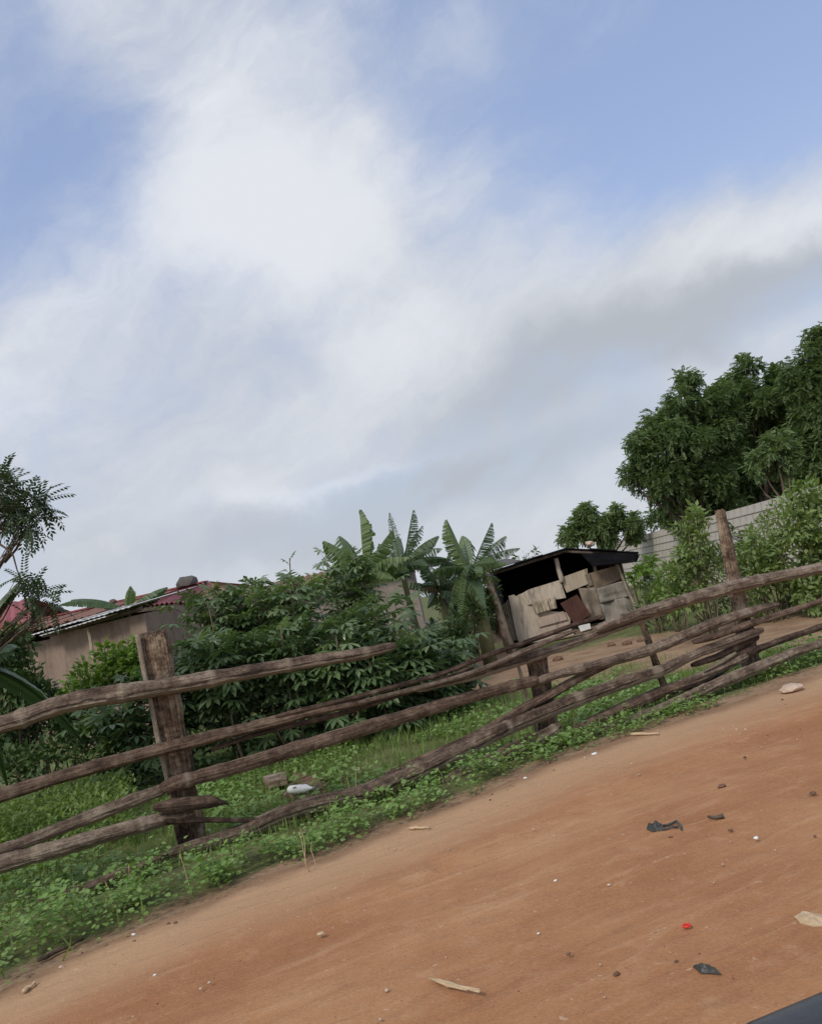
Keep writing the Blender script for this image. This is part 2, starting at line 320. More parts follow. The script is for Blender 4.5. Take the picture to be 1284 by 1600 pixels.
# ------------------------------------------------------------------ object helpers
def tag(o, label=None, cat=None, group=None, kind=None):
    for k, v in (('label', label), ('category', cat), ('group', group), ('kind', kind)):
        if v: o[k] = v
    return o
def empty(name, loc, label, cat, group=None, rz=0):
    o = bpy.data.objects.new(name, None); COL.objects.link(o)
    o.location = loc; o.rotation_euler = (0, 0, rz); o.empty_display_size = 0.1
    return tag(o, label, cat, group)
def wpos(o):
    p = Vector((0, 0, 0))
    while o is not None:
        p += o.location; o = o.parent
    return p
def link(name, me, parent=None, loc=None):
    o = bpy.data.objects.new(name, me); COL.objects.link(o)
    if parent is not None: o.parent = parent
    if loc is not None: o.location = loc
    return o
class MB:
    def __init__(s): s.v = []; s.f = []; s.uv = []; s.j = []; s.smooth = []
    def add(s, vs, fs, uvs=None, j=None, smooth=False):
        n = len(s.v); s.v += [tuple(p) for p in vs]
        s.j += list(j) if j is not None else [0.0] * len(vs)
        for i, f in enumerate(fs):
            s.f.append(tuple(k + n for k in f)); s.smooth.append(smooth)
            s.uv.append(uvs[i] if uvs else [(vs[k][0] + vs[k][1], vs[k][2]) for k in f])
        return s
    def hull(s, poly, ext, uvdir=None):
        """polygon (list of Vectors) pushed along ext"""
        poly = [Vector(p) for p in poly]; n = len(poly)
        e = Vector(ext); vs = poly + [p + e for p in poly]
        fs = [tuple(range(n)), tuple(range(2 * n - 1, n - 1, -1))] + [(i, i + n, (i + 1) % n + n, (i + 1) % n) for i in range(n)]
        ax = (poly[1] - poly[0]).normalized() if uvdir is None else Vector(uvdir)
        nn = e.normalized(); ay = nn.cross(ax)
        uvs = [[(vs[k].dot(ax), vs[k].dot(ay) + vs[k].dot(nn)) for k in f] for f in fs]
        return s.add(vs, fs, uvs)
    def box(s, c, sx, sy, sz, rot=None, jit=0.0):
        c = Vector(c); m = rot or Matrix.Identity(3)
        vs = []
        for z in (-1, 1):
            for (x, y) in ((-1, -1), (1, -1), (1, 1), (-1, 1)):
                vs.append(c + m @ Vector((x * sx / 2 + random.uniform(-jit, jit), y * sy / 2 + random.uniform(-jit, jit), z * sz / 2 + random.uniform(-jit, jit))))
        fs = [(3, 2, 1, 0), (4, 5, 6, 7), (0, 1, 5, 4), (1, 2, 6, 5), (2, 3, 7, 6), (3, 0, 4, 7)]
        return s.add(vs, fs)
    def tube(s, pts, rad, sides=8, prof=None, cap=True, flat=1.0, wob=0.0, joints=None, seed=0, smooth=True, upv=None):
        pts = [Vector(p) for p in pts]; n = len(pts)
        rad = rad if isinstance(rad, (list, tuple)) else [rad] * n
        rr = random.Random(seed)
        pr = prof or [1.0] * sides
        vs, uvl, js = [], [], []
        L = 0; prev = None
        for i, p in enumerate(pts):
            d = (pts[min(i + 1, n - 1)] - pts[max(i - 1, 0)]).normalized()
            ref = Vector(upv) if upv else (Vector((0, 0, 1)) if abs(d.z) < 0.9 else Vector((0, 1, 0)))
            a = d.cross(ref).normalized(); b = a.cross(d).normalized()
            if i: L += (p - pts[i - 1]).length
            for k in range(sides):
                t = 2 * math.pi * k / sides
                r = rad[i] * pr[k] * (1 + rr.uniform(-wob, wob))
                vs.append(p + a * (math.cos(t) * r * flat) + b * (math.sin(t) * r))
                uvl.append((L, k / sides)); js.append(joints[i] if joints else 0.0)
        fs, uvs = [], []
        for i in range(n - 1):
            for k in range(sides):
                k2 = (k + 1) % sides
                f = (i * sides + k, i * sides + k2, (i + 1) * sides + k2, (i + 1) * sides + k)
                v0, v1 = k / sides, (k + 1) / sides
                fs.append(f); uvs.append([(uvl[f[0]][0], v0), (uvl[f[1]][0], v1), (uvl[f[2]][0], v1), (uvl[f[3]][0], v0)])
        if cap:
            fs.append(tuple(range(sides - 1, -1, -1))); uvs.append([(0.02 * math.cos(k), 0.3 * math.sin(k)) for k in range(sides)])
            fs.append(tuple((n - 1) * sides + k for k in range(sides))); uvs.append([(0.02 * math.cos(k), 0.3 * math.sin(k)) for k in range(sides)])
        s.add(vs, fs, uvs, js, smooth)
        if cap:
            s.smooth[-1] = False; s.smooth[-2] = False
        return s
    def build(s, name, m, parent=None, origin=None, joints=False):
        if parent is not None: off = wpos(parent)
        else: off = Vector(origin) if origin is not None else Vector((0, 0, 0))
        me = bpy.data.meshes.new(name)
        me.from_pydata([(x - off.x, y - off.y, z - off.z) for x, y, z in s.v], [], s.f)
        uvl = me.uv_layers.new(name='UVMap')
        uvl.data.foreach_set('uv', [c for u in s.uv for p in u for c in p])
        me.polygons.foreach_set('use_smooth', s.smooth)
        if joints:
            a = me.attributes.new('joint', 'FLOAT', 'POINT'); a.data.foreach_set('value', s.j)
        me.materials.append(m); me.update()
        return link(name, me, parent, None if parent is not None else off)

def npmesh(name, V, F, m, parent=None, origin=None, smooth=False):
    off = wpos(parent) if parent is not None else (Vector(origin) if origin is not None else Vector((0, 0, 0)))
    V = np.asarray(V, dtype=np.float32) - np.array(off, dtype=np.float32)
    F = np.asarray(F, dtype=np.int32); k = F.shape[1]
    me = bpy.data.meshes.new(name)
    me.vertices.add(len(V)); me.vertices.foreach_set('co', V.ravel())
    me.loops.add(F.size); me.loops.foreach_set('vertex_index', F.ravel())
    me.polygons.add(len(F)); me.polygons.foreach_set('loop_start', np.arange(0, F.size, k, dtype=np.int32))
    if smooth: me.polygons.foreach_set('use_smooth', np.ones(len(F), dtype=bool))
    me.update(calc_edges=True); me.materials.append(m)
    return link(name, me, parent, None if parent is not None else off)
def frames(d, up=None, roll=None):
    """rotation matrices whose Y axis is d (n,3) and Z as near up as possible"""
    d = d / np.linalg.norm(d, axis=1, keepdims=True)
    if up is None: up = np.tile(np.array([0, 0, 1.0]), (len(d), 1))
    x = np.cross(d, up); nx = np.linalg.norm(x, axis=1, keepdims=True)
    x = np.where(nx < 1e-3, np.array([[1.0, 0, 0]]), x / np.maximum(nx, 1e-6))
    z = np.cross(x, d)
    if roll is not None:
        c, s_ = np.cos(roll)[:, None], np.sin(roll)[:, None]
        x, z = x * c + z * s_, z * c - x * s_
    return np.stack([x, d, z], axis=2)
def scatter(tv, tf, P, Rm, sc):
    """copies of template (tv, tf) -> one vertex and face array"""
    tv = np.asarray(tv, float); tf = np.asarray(tf, int)
    V = np.einsum('nij,mj->nmi', Rm, tv) * np.asarray(sc)[:, None, None] + P[:, None, :]
    F = tf[None] + (np.arange(len(P)) * len(tv))[:, None, None]
    return V.reshape(-1, 3), F.reshape(-1, tf.shape[1])
def merge(lst):
    V, F, n = [], [], 0
    for v, f in lst:
        V.append(v); F.append(f + n); n += len(v)
    return np.concatenate(V), np.concatenate(F)
LEAF_V = [(0, 0, 0), (-0.24, 0.42, 0.07), (0, 0.45, 0), (0.24, 0.42, 0.07), (0, 1, -0.12)]
LEAF_F = [(0, 2, 1), (2, 4, 1), (0, 3, 2), (2, 3, 4)]
ROUND_V = [(0, 0, 0), (-0.36, 0.3, 0.08), (-0.34, 0.7, 0.06), (0, 1, -0.05), (0.34, 0.7, 0.06), (0.36, 0.3, 0.08), (0, 0.5, 0)]
ROUND_F = [(0, 6, 1), (1, 6, 2), (2, 6, 3), (3, 6, 4), (4, 6, 5), (5, 6, 0)]
def spray_template(pairs=6, L=1.0, lf=0.3, w=0.075, droop=0.45):
    V, F = [], []
    def leaflet(p, d):
        d = d.normalized(); sd_ = d.cross(Vector((0, 0, 1))).normalized() * w
        n = len(V); V.extend([p, p + d * lf * 0.45 + sd_, p + d * lf, p + d * lf * 0.45 - sd_]); F.append((n, n + 1, n + 2)); F.append((n, n + 2, n + 3))
    for i in range(pairs):
        t = (i + 0.6) / pairs
        p = Vector((0, t * L, -droop * t * t * L))
        for sx in (-1, 1):
            leaflet(p, Vector((sx * 0.9, 0.55, -0.35 - 0.3 * t)))
    leaflet(Vector((0, L, -droop * L)), Vector((0, 1, -0.9)))
    return [tuple(v) for v in V], F
SPRAY_V, SPRAY_F = spray_template(4, 0.8, 0.42, 0.13, 0.7)
SPRAY2_V, SPRAY2_F = spray_template(7, 1.0, 0.26, 0.055, 0.25)
def unit(n):
    d = rng.normal(size=(n, 3)); return d / np.linalg.norm(d, axis=1, keepdims=True)

# ------------------------------------------------------------------ key lines of the place
FA = gnd(305, 1330); FB = gnd(1170, 1062)
FD = (FB - FA).normalized()
FN = Vector((FD.y, -FD.x, 0))            # towards the camera
if FN.y > 0: FN = -FN
def fp(px, py, off=0.0):
    d = ray(px, py); o = FA + FN * off
    return CAMP + d * ((o - CAMP).dot(FN) / d.dot(FN))
EDGE_PX = [(-420, 1760), (-200, 1640), (0, 1550), (100, 1505), (200, 1462), (300, 1425), (400, 1378), (500, 1345), (600, 1300), (700, 1262), (800, 1222), (900, 1180), (1000, 1148), (1100, 1112), (1200, 1080), (1284, 1054), (1500, 985), (1800, 890), (2300, 730)]
EDGE = [gnd(*p) for p in EDGE_PX]
ex = np.array([p.x for p in EDGE]); ey = np.array([p.y for p in EDGE])
def edge_y(x): return np.interp(x, ex, ey, left=ey[0], right=ey[-1])
def fence_y(x): return FA.y + (x - FA.x) * FD.y / FD.x
def vn(x, y, s, o=0.0): return mnoise.noise(Vector((x * s + o, y * s - o, o)))
def relief(x, y):
    h = 0.030 * vn(x, y, 0.5, 3) + 0.010 * vn(x, y, 2.2, 8)
    far = max(0.0, min(1.0, (y - 30) / 60)); h *= (1 - far)
    return h
def bare(x, y):
    """1 = bare earth, 0 = green"""
    v = 0.0
    for (cx, cy, rx, ry) in BARE:
        q = ((x - cx) / rx) ** 2 + ((y - cy) / ry) ** 2
        v = max(v, 1.15 - q * 0.55)
    return max(0.0, min(1.0, v + 0.5 * vn(x, y, 0.9, 5)))
b1 = gnd(930, 1030); b2 = gnd(1250, 985); b3 = gnd(1090, 1010); b4 = gnd(740, 1050)
BARE = [(b1.x, b1.y, 2.6, 1.9), (b2.x, b2.y, 2.4, 1.0), (b3.x, b3.y + 0.6, 2.2, 1.2), (b4.x, b4.y + 1, 1.4, 1.6)]

# ------------------------------------------------------------------ ground and road
def axis(lo, hi, st, far):
    a = list(np.arange(lo, hi + 1e-6, st)); d = st; x = hi
    while x < far: d *= 1.35; x += d; a.append(x)
    d = st; x = lo
    while x > -far: d *= 1.35; x -= d; a.insert(0, x)
    return a
def sheet(name, xs, ys, zf, m, attr=None):
    nx, ny = len(xs), len(ys)
    V = [(x, y, zf(x, y)) for y in ys for x in xs]
    F = [(j * nx + i, j * nx + i + 1, (j + 1) * nx + i + 1, (j + 1) * nx + i) for j in range(ny - 1) for i in range(nx - 1)]
    o = npmesh(name, V, F, m, smooth=True)
    if attr:
        a = o.data.attributes.new('bare', 'FLOAT', 'POINT'); a.data.foreach_set('value', [attr(x, y) for y in ys for x in xs])
    return tag(o, kind='structure')
def ground_mat():
    m, t, b, o = mat('ground_earth_and_turf')
    co = objco(t)
    a = N(t, 'ShaderNodeAttribute'); a.attribute_name = 'bare'
    n_ = nz(t, 3.0, 6, co); nf = nz(t, 30, 4, co)
    earth = ramp(t, mth(t, 'ADD', mth(t, 'MULTIPLY', n_, 0.6), mth(t, 'MULTIPLY', nf, 0.4)), [(0.35, (0.2, 0.125, 0.075)), (0.65, (0.38, 0.26, 0.165))])
    turf = ramp(t, mth(t, 'ADD', mth(t, 'MULTIPLY', n_, 0.5), mth(t, 'MULTIPLY', nf, 0.5)), [(0.38, (0.08, 0.085, 0.035)), (0.6, (0.16, 0.175, 0.07))])
    t.links.new(mixc(t, sstep(t, mth(t, 'ADD', a.outputs['Fac'], mth(t, 'MULTIPLY', mth(t, 'SUBTRACT', nf, 0.5), 0.6)), 0.3, 0.7), turf, earth), b.inputs['Base Color'])
    b.inputs['Roughness'].default_value = 0.95; b.inputs['Specular IOR Level'].default_value = 0.15
    bump(t, b, mth(t, 'ADD', nf, n_), 0.6, 0.02)
    return m
def gbare(x, y):
    e = float(edge_y(x)); f = max(0.0, min(1.0, 1.25 - (y - e - 0.0) / 0.4 + 0.5 * vn(x, y, 2.0, 11)))
    return max(bare(x, y) if y > fence_y(x) - 0.2 else 0.0, f * 0.9)
sheet('ground', axis(-7.5, 9.5, 0.12, 900), axis(3.0, 15.0, 0.1, 900), lambda x, y: relief(x, y) - 0.07 * max(0.0, min(1.0, (float(edge_y(x)) - 0.12 - y) / 0.25)), ground_mat(), gbare)

ANG = math.atan2(FD.y, FD.x)
def road_mat():
    m, t, b, o = mat('laterite_road')
    co = objco(t)
    mp = N(t, 'ShaderNodeMapping'); mp.inputs['Rotation'].default_value = (0, 0, -ANG); t.links.new(co, mp.inputs['Vector'])
    st = vmt(t, 'MULTIPLY', mp.outputs[0], (0.35, 1.7, 1.0))
    streak = nz(t, 0.85, 4, st, 0.5, 0.8)
    streak2 = nz(t, 4.5, 4, st, 0.6, 0.6)
    blot = nz(t, 1.7, 7, co, 0.62)
    grain = nz(t, 90, 3, co, 0.7)
    c = ramp(t, mth(t, 'ADD', mth(t, 'MULTIPLY', streak, 0.6), mth(t, 'MULTIPLY', blot, 0.4)), [(0.32, (0.275, 0.112, 0.045)), (0.45, (0.35, 0.158, 0.068)), (0.55, (0.405, 0.20, 0.092)), (0.68, (0.50, 0.29, 0.150))])
    c = mixc(t, mth(t, 'MULTIPLY', sstep(t, streak2, 0.52, 0.72), 0.4), c, (0.54, 0.33, 0.185))
    c = mixc(t, mth(t, 'MULTIPLY', sstep(t, streak2, 0.46, 0.3), 0.3), c, (0.24, 0.11, 0.055))
    mott = nz(t, 6.5, 6, co, 0.7)
    c = mixc(t, mth(t, 'MULTIPLY', sstep(t, mott, 0.52, 0.7), 0.35), c, (0.52, 0.32, 0.19))
    c = mixc(t, mth(t, 'MULTIPLY', sstep(t, mott, 0.46, 0.3), 0.4), c, (0.23, 0.11, 0.055))
    # pale dusty margin and brown earthy lip by the weeds
    a = N(t, 'ShaderNodeAttribute'); a.attribute_name = 'bare'
    am = mth(t, 'ADD', a.outputs['Fac'], mth(t, 'MULTIPLY', mth(t, 'SUBTRACT', blot, 0.5), 0.5))
    dust = mth(t, 'MULTIPLY', sstep(t, am, 1.15, 0.3), 0.8)
    c = mixc(t, dust, c, (0.48, 0.32, 0.19))
    lip = mth(t, 'MULTIPLY', sstep(t, am, 0.27, 0.02), 0.8)
    c = mixc(t, lip, c, (0.17, 0.105, 0.065))
    sp = sstep(t, nz(t, 42, 2, co, 0.4), 0.70, 0.76)
    c = mixc(t, mth(t, 'MULTIPLY', sp, 0.6), c, (0.17, 0.085, 0.055))
    sp2 = sstep(t, nz(t, 37, 2, vmt(t, 'ADD', co, (9, 4, 0)), 0.4), 0.71, 0.77)
    c = mixc(t, mth(t, 'MULTIPLY', sp2, 0.5), c, (0.66, 0.5, 0.38))
    c = mixc(t, 0.22, c, ramp(t, grain, [(0.3, (0.2, 0.09, 0.04)), (0.7, (0.54, 0.33, 0.19))]))
    t.links.new(c, b.inputs['Base Color'])
    b.inputs['Roughness'].default_value = 0.92; b.inputs['Specular IOR Level'].default_value = 0.2
    h = mth(t, 'ADD', mth(t, 'MULTIPLY', blot, 0.8), mth(t, 'ADD', mth(t, 'MULTIPLY', streak2, 0.8), mth(t, 'MULTIPLY', grain, 0.12)))
    bump(t, b, h, 0.55, 0.05)
    return m
rx_ = axis(-6.0, 9.0, 0.07, 60)
V, F, A = [], [], []
us = [0, 0.02, 0.06, 0.12, 0.2, 0.3, 0.4, 0.55, 0.7, 0.85, 1.0, 1.15, 1.3, 1.5, 1.7, 1.9, 2.15, 2.4, 2.7, 3.0, 3.4, 3.9, 4.5, 5.2, 6.0, 7.0, 8.5]
for x in rx_:
    e = float(edge_y(x)) + 0.05 * vn(x, 0, 1.3, 2) + 0.03 * vn(x, 0, 5.0, 4)
    for u in us:
        y = e - u
        rut = -0.018 * math.exp(-((u - 1.3) / 0.22) ** 2) - 0.018 * math.exp(-((u - 2.7) / 0.25) ** 2)
        V.append((x, y, relief(x, y) + 0.006 + rut * (1 - 0.4 * vn(x, y, 0.7, 1)) + (0.006 * vn(x, y, 4, 6) + 0.004 * vn(x, y, 11, 9)) * min(1, u * 5))); A.append(u)
nu = len(us)
for i in range(len(rx_) - 1):
    for j in range(nu - 1):
        F.append((i * nu + j + 1, (i + 1) * nu + j + 1, (i + 1) * nu + j, i * nu + j))
road = npmesh('road', V, F, road_mat(), smooth=True)
a = road.data.attributes.new('bare', 'FLOAT', 'POINT'); a.data.foreach_set('value', A)
tag(road, kind='structure')

# ------------------------------------------------------------------ fence
fence = empty('pole_fence', FA, 'rustic fence of weathered poles and rough posts along the dirt road', 'fence')
def curve_pts(pts, step=0.12, wob=0.008, seed=0):
    out = []
    for i in range(len(pts) - 1):
        p0 = pts[max(i - 1, 0)]; p1 = pts[i]; p2 = pts[i + 1]; p3 = pts[min(i + 2, len(pts) - 1)]
        n = max(2, int((p2 - p1).length / step))
        for k in range(n):
            t = k / n
            q = 0.5 * ((2 * p1) + (p2 - p0) * t + (2 * p0 - 5 * p1 + 4 * p2 - p3) * t * t + (-p0 + 3 * p1 - 3 * p2 + p3) * t ** 3)
            out.append(q)
    out.append(pts[-1])
    for q in out:
        q += Vector((0, 0, wob * mnoise.noise(q * 2.3 + Vector((seed * 7, 0, 0))))) + FN * wob * mnoise.noise(q * 2.9 + Vector((0, seed * 7, 0)))
    return out
def rail(pix, dia, off, m='rail', joints=(), seed=0, taper=None, name='rail', label=None, ridge=True, parent='fence', flat=0.95):
    offs = off if isinstance(off, (list, tuple)) else [off] * len(pix)
    pts = [fp(p[0], p[1], o) for p, o in zip(pix, offs)]
    depth = [(p - CAMP).dot(FWD) for p in pts]
    dias = dia if isinstance(dia, (list, tuple)) else [dia] * len(pix)
    dm = [d * z / FPX for d, z in zip(dias, depth)]
    key = [0.0]
    for i in range(1, len(pts)): key.append(key[-1] + (pts[i] - pts[i - 1]).length)
    C = curve_pts([p.copy() for p in pts], 0.035, 0.005, seed)
    Ls = [0.0]
    for i in range(1, len(C)): Ls.append(Ls[-1] + (C[i] - C[i - 1]).length)
    rr = random.Random(seed + 100)
    rad = []
    jl = []
    jpos = [fp(*j, 0.0) for j in joints]
    for i, q in enumerate(C):
        r = float(np.interp(Ls[i] / Ls[-1] * key[-1], key, dm)) / 2
        r *= 1 + 0.10 * mnoise.noise(q * 4.0 + Vector((seed, 0, 0))) + 0.06 * mnoise.noise(q * 14.0 + Vector((seed, 0, 0)))
        jv = 0.0
        for jp in jpos:
            d = abs((q - jp).dot(FD))
            if d < 0.02: jv = 1.0
        rad.append(r * (1 + 0.1 * jv)); jl.append(jv)
    if not joints:
        nxt = rr.uniform(0.2, 0.7)
        for i in range(len(C)):
            if Ls[i] > nxt:
                jl[i] = rr.uniform(0.2, 0.8); rad[i] *= 1 + 0.05 * rr.random(); nxt += rr.uniform(0.35, 0.9)
    # knots and a few hollows where bark has come away
    kn = [(rr.uniform(0, Ls[-1]), rr.uniform(-0.14, 0.16), rr.uniform(0.02, 0.06)) for _ in range(int(Ls[-1] * 2.2) + 1)]
    for i in range(len(C)):
        for (kp, ka, kw) in kn: rad[i] *= 1 + ka * math.exp(-((Ls[i] - kp) / kw) ** 2)
    for i in range(len(C)):       # hewn, slightly narrowed ends
        e = min(Ls[i], Ls[-1] - Ls[i])
        if e < 0.05: rad[i] *= 0.72 + 0.28 * e / 0.05
    if taper:
        for i in range(len(C)):
            e = Ls[-1] - Ls[i]
            if e < taper: rad[i] *= 0.25 + 0.75 * e / taper
    prof = [1, 0.94, 0.98, 0.74, 1.0, 0.96, 0.9, 1.02, 0.97, 0.88, 1.0, 0.93] if ridge else [1] * 12
    ph = rr.choice([0, 0, 1, 2, 5, 8]); prof = prof[ph:] + prof[:ph]
    mb = MB().tube(C, rad, 12, prof, flat=flat, wob=0.03, joints=jl, seed=seed)
    if ridge: mb.smooth = [False] * len(mb.f)
    par = fence if parent == 'fence' else parent
    o = mb.build(name, M[m], par, joints=True, origin=pts[0])
    if label: o['label'] = label
    return o
# posts: rough split timbers, a ragged top and uneven section
def post(top, bot, wtop, wbot, seed, m='post', thick=0.6, off=0.0, ragged=True, name='post', label=None):
    T = fp(*top, off); B = fp(*bot, off); B.z = -0.25
    Bt = fp(*bot, off)
    T2, n = T, 14
    dT = (T - CAMP).dot(FWD); dB = (Bt - CAMP).dot(FWD)
    w1, w2 = wtop * dT / FPX / 2, wbot * dB / FPX / 2
    base = Bt.copy(); base.z = 0
    pts = [B] + [base.lerp(T2, i / n) for i in range(n + 1)]
    rr = random.Random(seed)
    rad = [w2] + [w2 + (w1 - w2) * i / n for i in range(n + 1)]
    for i in range(len(pts)):
        rad[i] *= 1 + 0.07 * math.sin(i * 1.7 + seed) + rr.uniform(-0.03, 0.03)
    prof = [1.05, 0.9, 0.82, 0.95, 0.8, 0.92, 1.0, 0.86, 0.93, 1.02, 0.84, 0.9]
    ph = rr.randrange(12); prof = prof[ph:] + prof[:ph]
    mb = MB()
    s0 = len(mb.v)
    # U axis of the section is the fence direction
    mb.tube(pts, rad, 12, prof, wob=0.03, seed=seed, flat=1.0, upv=tuple(FN), smooth=False)
    out = []
    for i, v in enumerate(mb.v):
        v = Vector(v); ring = min(i // 12, len(pts) - 1)
        c = pts[ring]; dn = (v - c).dot(FN); v = v - FN * dn * (1 - thick)
        if ring == len(pts) - 1 and ragged: v.z += rr.uniform(-0.03, 0.02)
        out.append(tuple(v))
    mb.v = out
    o = mb.build(name, M[m], fence)
    if label: o['label'] = label
    return o
post((240, 990), (304, 1334), 52, 54, 3, thick=0.5, label='broad split post with a pale left edge')
post((836, 1022), (862, 1166), 38, 36, 8, thick=0.6, label='short broad post ending under the paired rails')
post((1124, 798), (1178, 1062), 20, 40, 12, thick=0.8, label='tall narrow post rising above the rails')
post((996, 955), (1048, 1108), 13, 13, 21, thick=1.0, off=-0.05)
post((808, 1036), (836, 1130), 6, 8, 25, thick=1.0, off=0.07, name='stake', m='rail_pale')
# pale strip standing in for light on the big post's left edge
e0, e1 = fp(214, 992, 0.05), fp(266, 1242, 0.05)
MB().tube([e0.lerp(e1, i / 8) for i in range(9)], 0.016, 6, wob=0.25, seed=2).build('lit_edge', M['rail_pale'], fence)
F0 = 0.115
rail([(-420, 1232), (-200, 1182), (0, 1133), (120, 1095), (260, 1073), (440, 1041), (560, 1022), (617, 1009)], [34, 34, 31, 31, 29, 24, 20, 15], F0, 'rail', [(-120, 1160), (38, 1115), (185, 1085), (320, 1055), (445, 1035), (557, 1015)], 1)
rail([(-300, 1330), (0, 1243), (100, 1212), (250, 1171), (400, 1134), (520, 1104), (573, 1096)], [26, 24, 22, 21, 20, 17, 14], F0, 'rail_dark', [], 2)
rail([(330, 1172), (400, 1148), (520, 1119), (600, 1093), (690, 1062), (740, 1042)], [8, 9, 9, 8, 8, 7], F0 - 0.03, 'rail_dark', [], 3)
rail([(430, 1121), (560, 1088), (674, 1058), (740, 1033), (790, 1014), (890, 979), (940, 962)], [9, 8, 8, 8, 8, 8, 6], F0 + 0.02, 'rail_dark', [], 4)
rail([(560, 1098), (690, 1065), (760, 1043), (845, 1006), (900, 985)], [7, 8, 8, 9, 6], F0 + 0.05, 'rail', [], 5)
rail([(650, 1077), (740, 1054), (840, 1023), (915, 998), (999, 968), (1050, 951)], [13, 17, 18, 15, 14, 12], F0 - 0.01, 'rail', [], 6)
rail([(930, 984), (1002, 958), (1111, 926), (1170, 911), (1284, 887), (1420, 862), (1600, 812)], [14, 18, 20, 19, 17, 17, 15], [F0 + 0.04, F0 + 0.03, F0, F0, F0, F0, F0], 'rail', [(1056, 945), (1108, 926), (1172, 912)], 7)
rail([(255, 1236), (268, 1226), (400, 1189), (609, 1126), (720, 1093), (838, 1063)], [21, 24, 24, 23, 20, 19], F0, 'rail_dark', [(290, 1215)], 8)
rail([(-260, 1412), (0, 1330), (123, 1283), (200, 1254), (262, 1230)], [20, 20, 22, 21, 19], F0 - 0.01, 'rail', [], 9)
rail([(-300, 1430), (-120, 1388), (0, 1351), (140, 1312), (262, 1279), (300, 1270)], [30, 30, 29, 27, 25, 22], F0 + 0.02, 'rail', [(215, 1290), (60, 1330)], 10)
rail([(240, 1262), (290, 1256), (335, 1252), (358, 1256)], [16, 25, 21, 12], F0 + 0.06, 'rail_dark', [], 11, taper=0.12, name='splintered_rail')
rail([(255, 1281), (315, 1281), (400, 1281), (470, 1277), (520, 1268)], [16, 9, 7, 6, 5], F0 + 0.04, 'rail_dark', [], 12)
rail([(235, 1346), (300, 1322), (380, 1299), (462, 1264), (560, 1240), (642, 1210), (720, 1172), (800, 1134), (887, 1098), (980, 1064), (1034, 1047), (1090, 1021), (1178, 988), (1190, 984)], [12, 19, 24, 25, 26, 27, 27, 25, 23, 21, 18, 15, 14, 12], [F0 + 0.03] * 4 + [F0 + 0.05] * 10, 'rail', [(780, 1142), (885, 1100), (1002, 1054), (1010, 1050)], 13)
rail([(600, 1213), (674, 1180), (760, 1140), (810, 1110), (860, 1085), (925, 1049), (985, 1024)], [9, 13, 14, 15, 15, 13, 9], F0 - 0.03, 'rail_dark', [], 14)
rail([(838, 1066), (875, 1053), (940, 1036), (1012, 1016), (1069, 994), (1128, 969), (1180, 953), (1215, 944)], [13, 14, 16, 17, 18, 17, 15, 9], F0, 'rail', [], 15)
rail([(640, 1246), (719, 1210), (790, 1176), (850, 1150), (874, 1134)], [9, 20, 22, 22, 16], F0 + 0.09, 'rail', [(843, 1152)], 16)
rail([(780, 1196), (875, 1153), (940, 1121), (1034, 1082), (1100, 1058), (1150, 1028), (1180, 1012)], [14, 17, 19, 20, 20, 19, 15], F0 + 0.02, 'rail_dark', [], 17)
rail([(900, 1158), (980, 1127), (1050, 1100), (1128, 1066), (1216, 1030), (1258, 1014), (1400, 972)], [14, 15, 17, 19, 19, 15, 14], F0 + 0.14, 'rail', [], 18)
rail([(1172, 1018), (1200, 1008), (1284, 979), (1420, 935), (1560, 890)], [13, 11, 10, 10, 10], F0 - 0.02, 'rail_dark', [], 19)
rail([(1082, 1003), (1120, 993), (1173, 974), (1230, 956), (1284, 938), (1420, 893)], [9, 11, 12, 10, 9, 9], F0 + 0.03, 'rail_dark', [], 20)
rail([(1098, 1049), (1125, 1034), (1149, 1020)], [3, 7, 5], F0 + 0.08, 'rail_pale', [], 21, name='split_stave')
rail([(1080, 1040), (1120, 1026), (1150, 1010), (1182, 994)], [9, 11, 13, 14], F0 + 0.02, 'rail_dark', [], 22)
rail([(1060, 1066), (1110, 1050), (1165, 1026)], [9, 13, 16], F0 + 0.05, 'rail', [], 23)

# loose poles and sticks at the foot of the fence
def stick(name, a, b, r, m, label, cat='stick', mid=None, group=None):
    A_, B_ = gnd(*a, r), gnd(*b, r)
    n = 7
    pts = []
    for i in range(n):
        p = A_.lerp(B_, i / (n - 1)); p.z = relief(p.x, p.y) + r + 0.008
        q = 0.012 * math.sin(i * 2.1); p += FN * q
        pts.append(p)
    o = MB().tube(pts, [r * (0.8 + 0.25 * math.sin(i)) for i in range(n)], 7, wob=0.1, seed=int(a[0])).build(name, M[m], None, origin=pts[0], joints=True)
    tag(o, label, cat, group)
rail([(36, 1420), (123, 1389), (207, 1357), (244, 1343)], [8, 13, 13, 7], 0.36, 'rail_dark', [], 31, name='fallen_pole', parent=None)
o = bpy.data.objects['fallen_pole']; tag(o, 'thin dark pole slanting down into the weeds below the broad left post', 'pole')
stick('stick', (60, 1505), (132, 1470), 0.012, 'rail', 'grey brown stick lying at the weed edge in the lower left corner')
stick('stick', (356, 1214), (411, 1198), 0.018, 'rail_pale', 'pale stick in the grass just right of the broad left post')
stick('stick', (434, 1322), (478, 1303), 0.016, 'rail_pale', 'pale grey stick poking out of the verge weeds under the fence')
stick('stick', (985, 1150), (1030, 1150), 0.012, 'straw', 'short brown twig on the road beside the thinning verge weeds')
stick('stick', (36, 1552), (57, 1538), 0.01, 'straw', 'tiny pale twig on the road edge in the bottom left corner')
stick('stick', (640, 1297), (672, 1296), 0.009, 'straw', 'thin straw coloured twig at the road edge below the leaning rail')

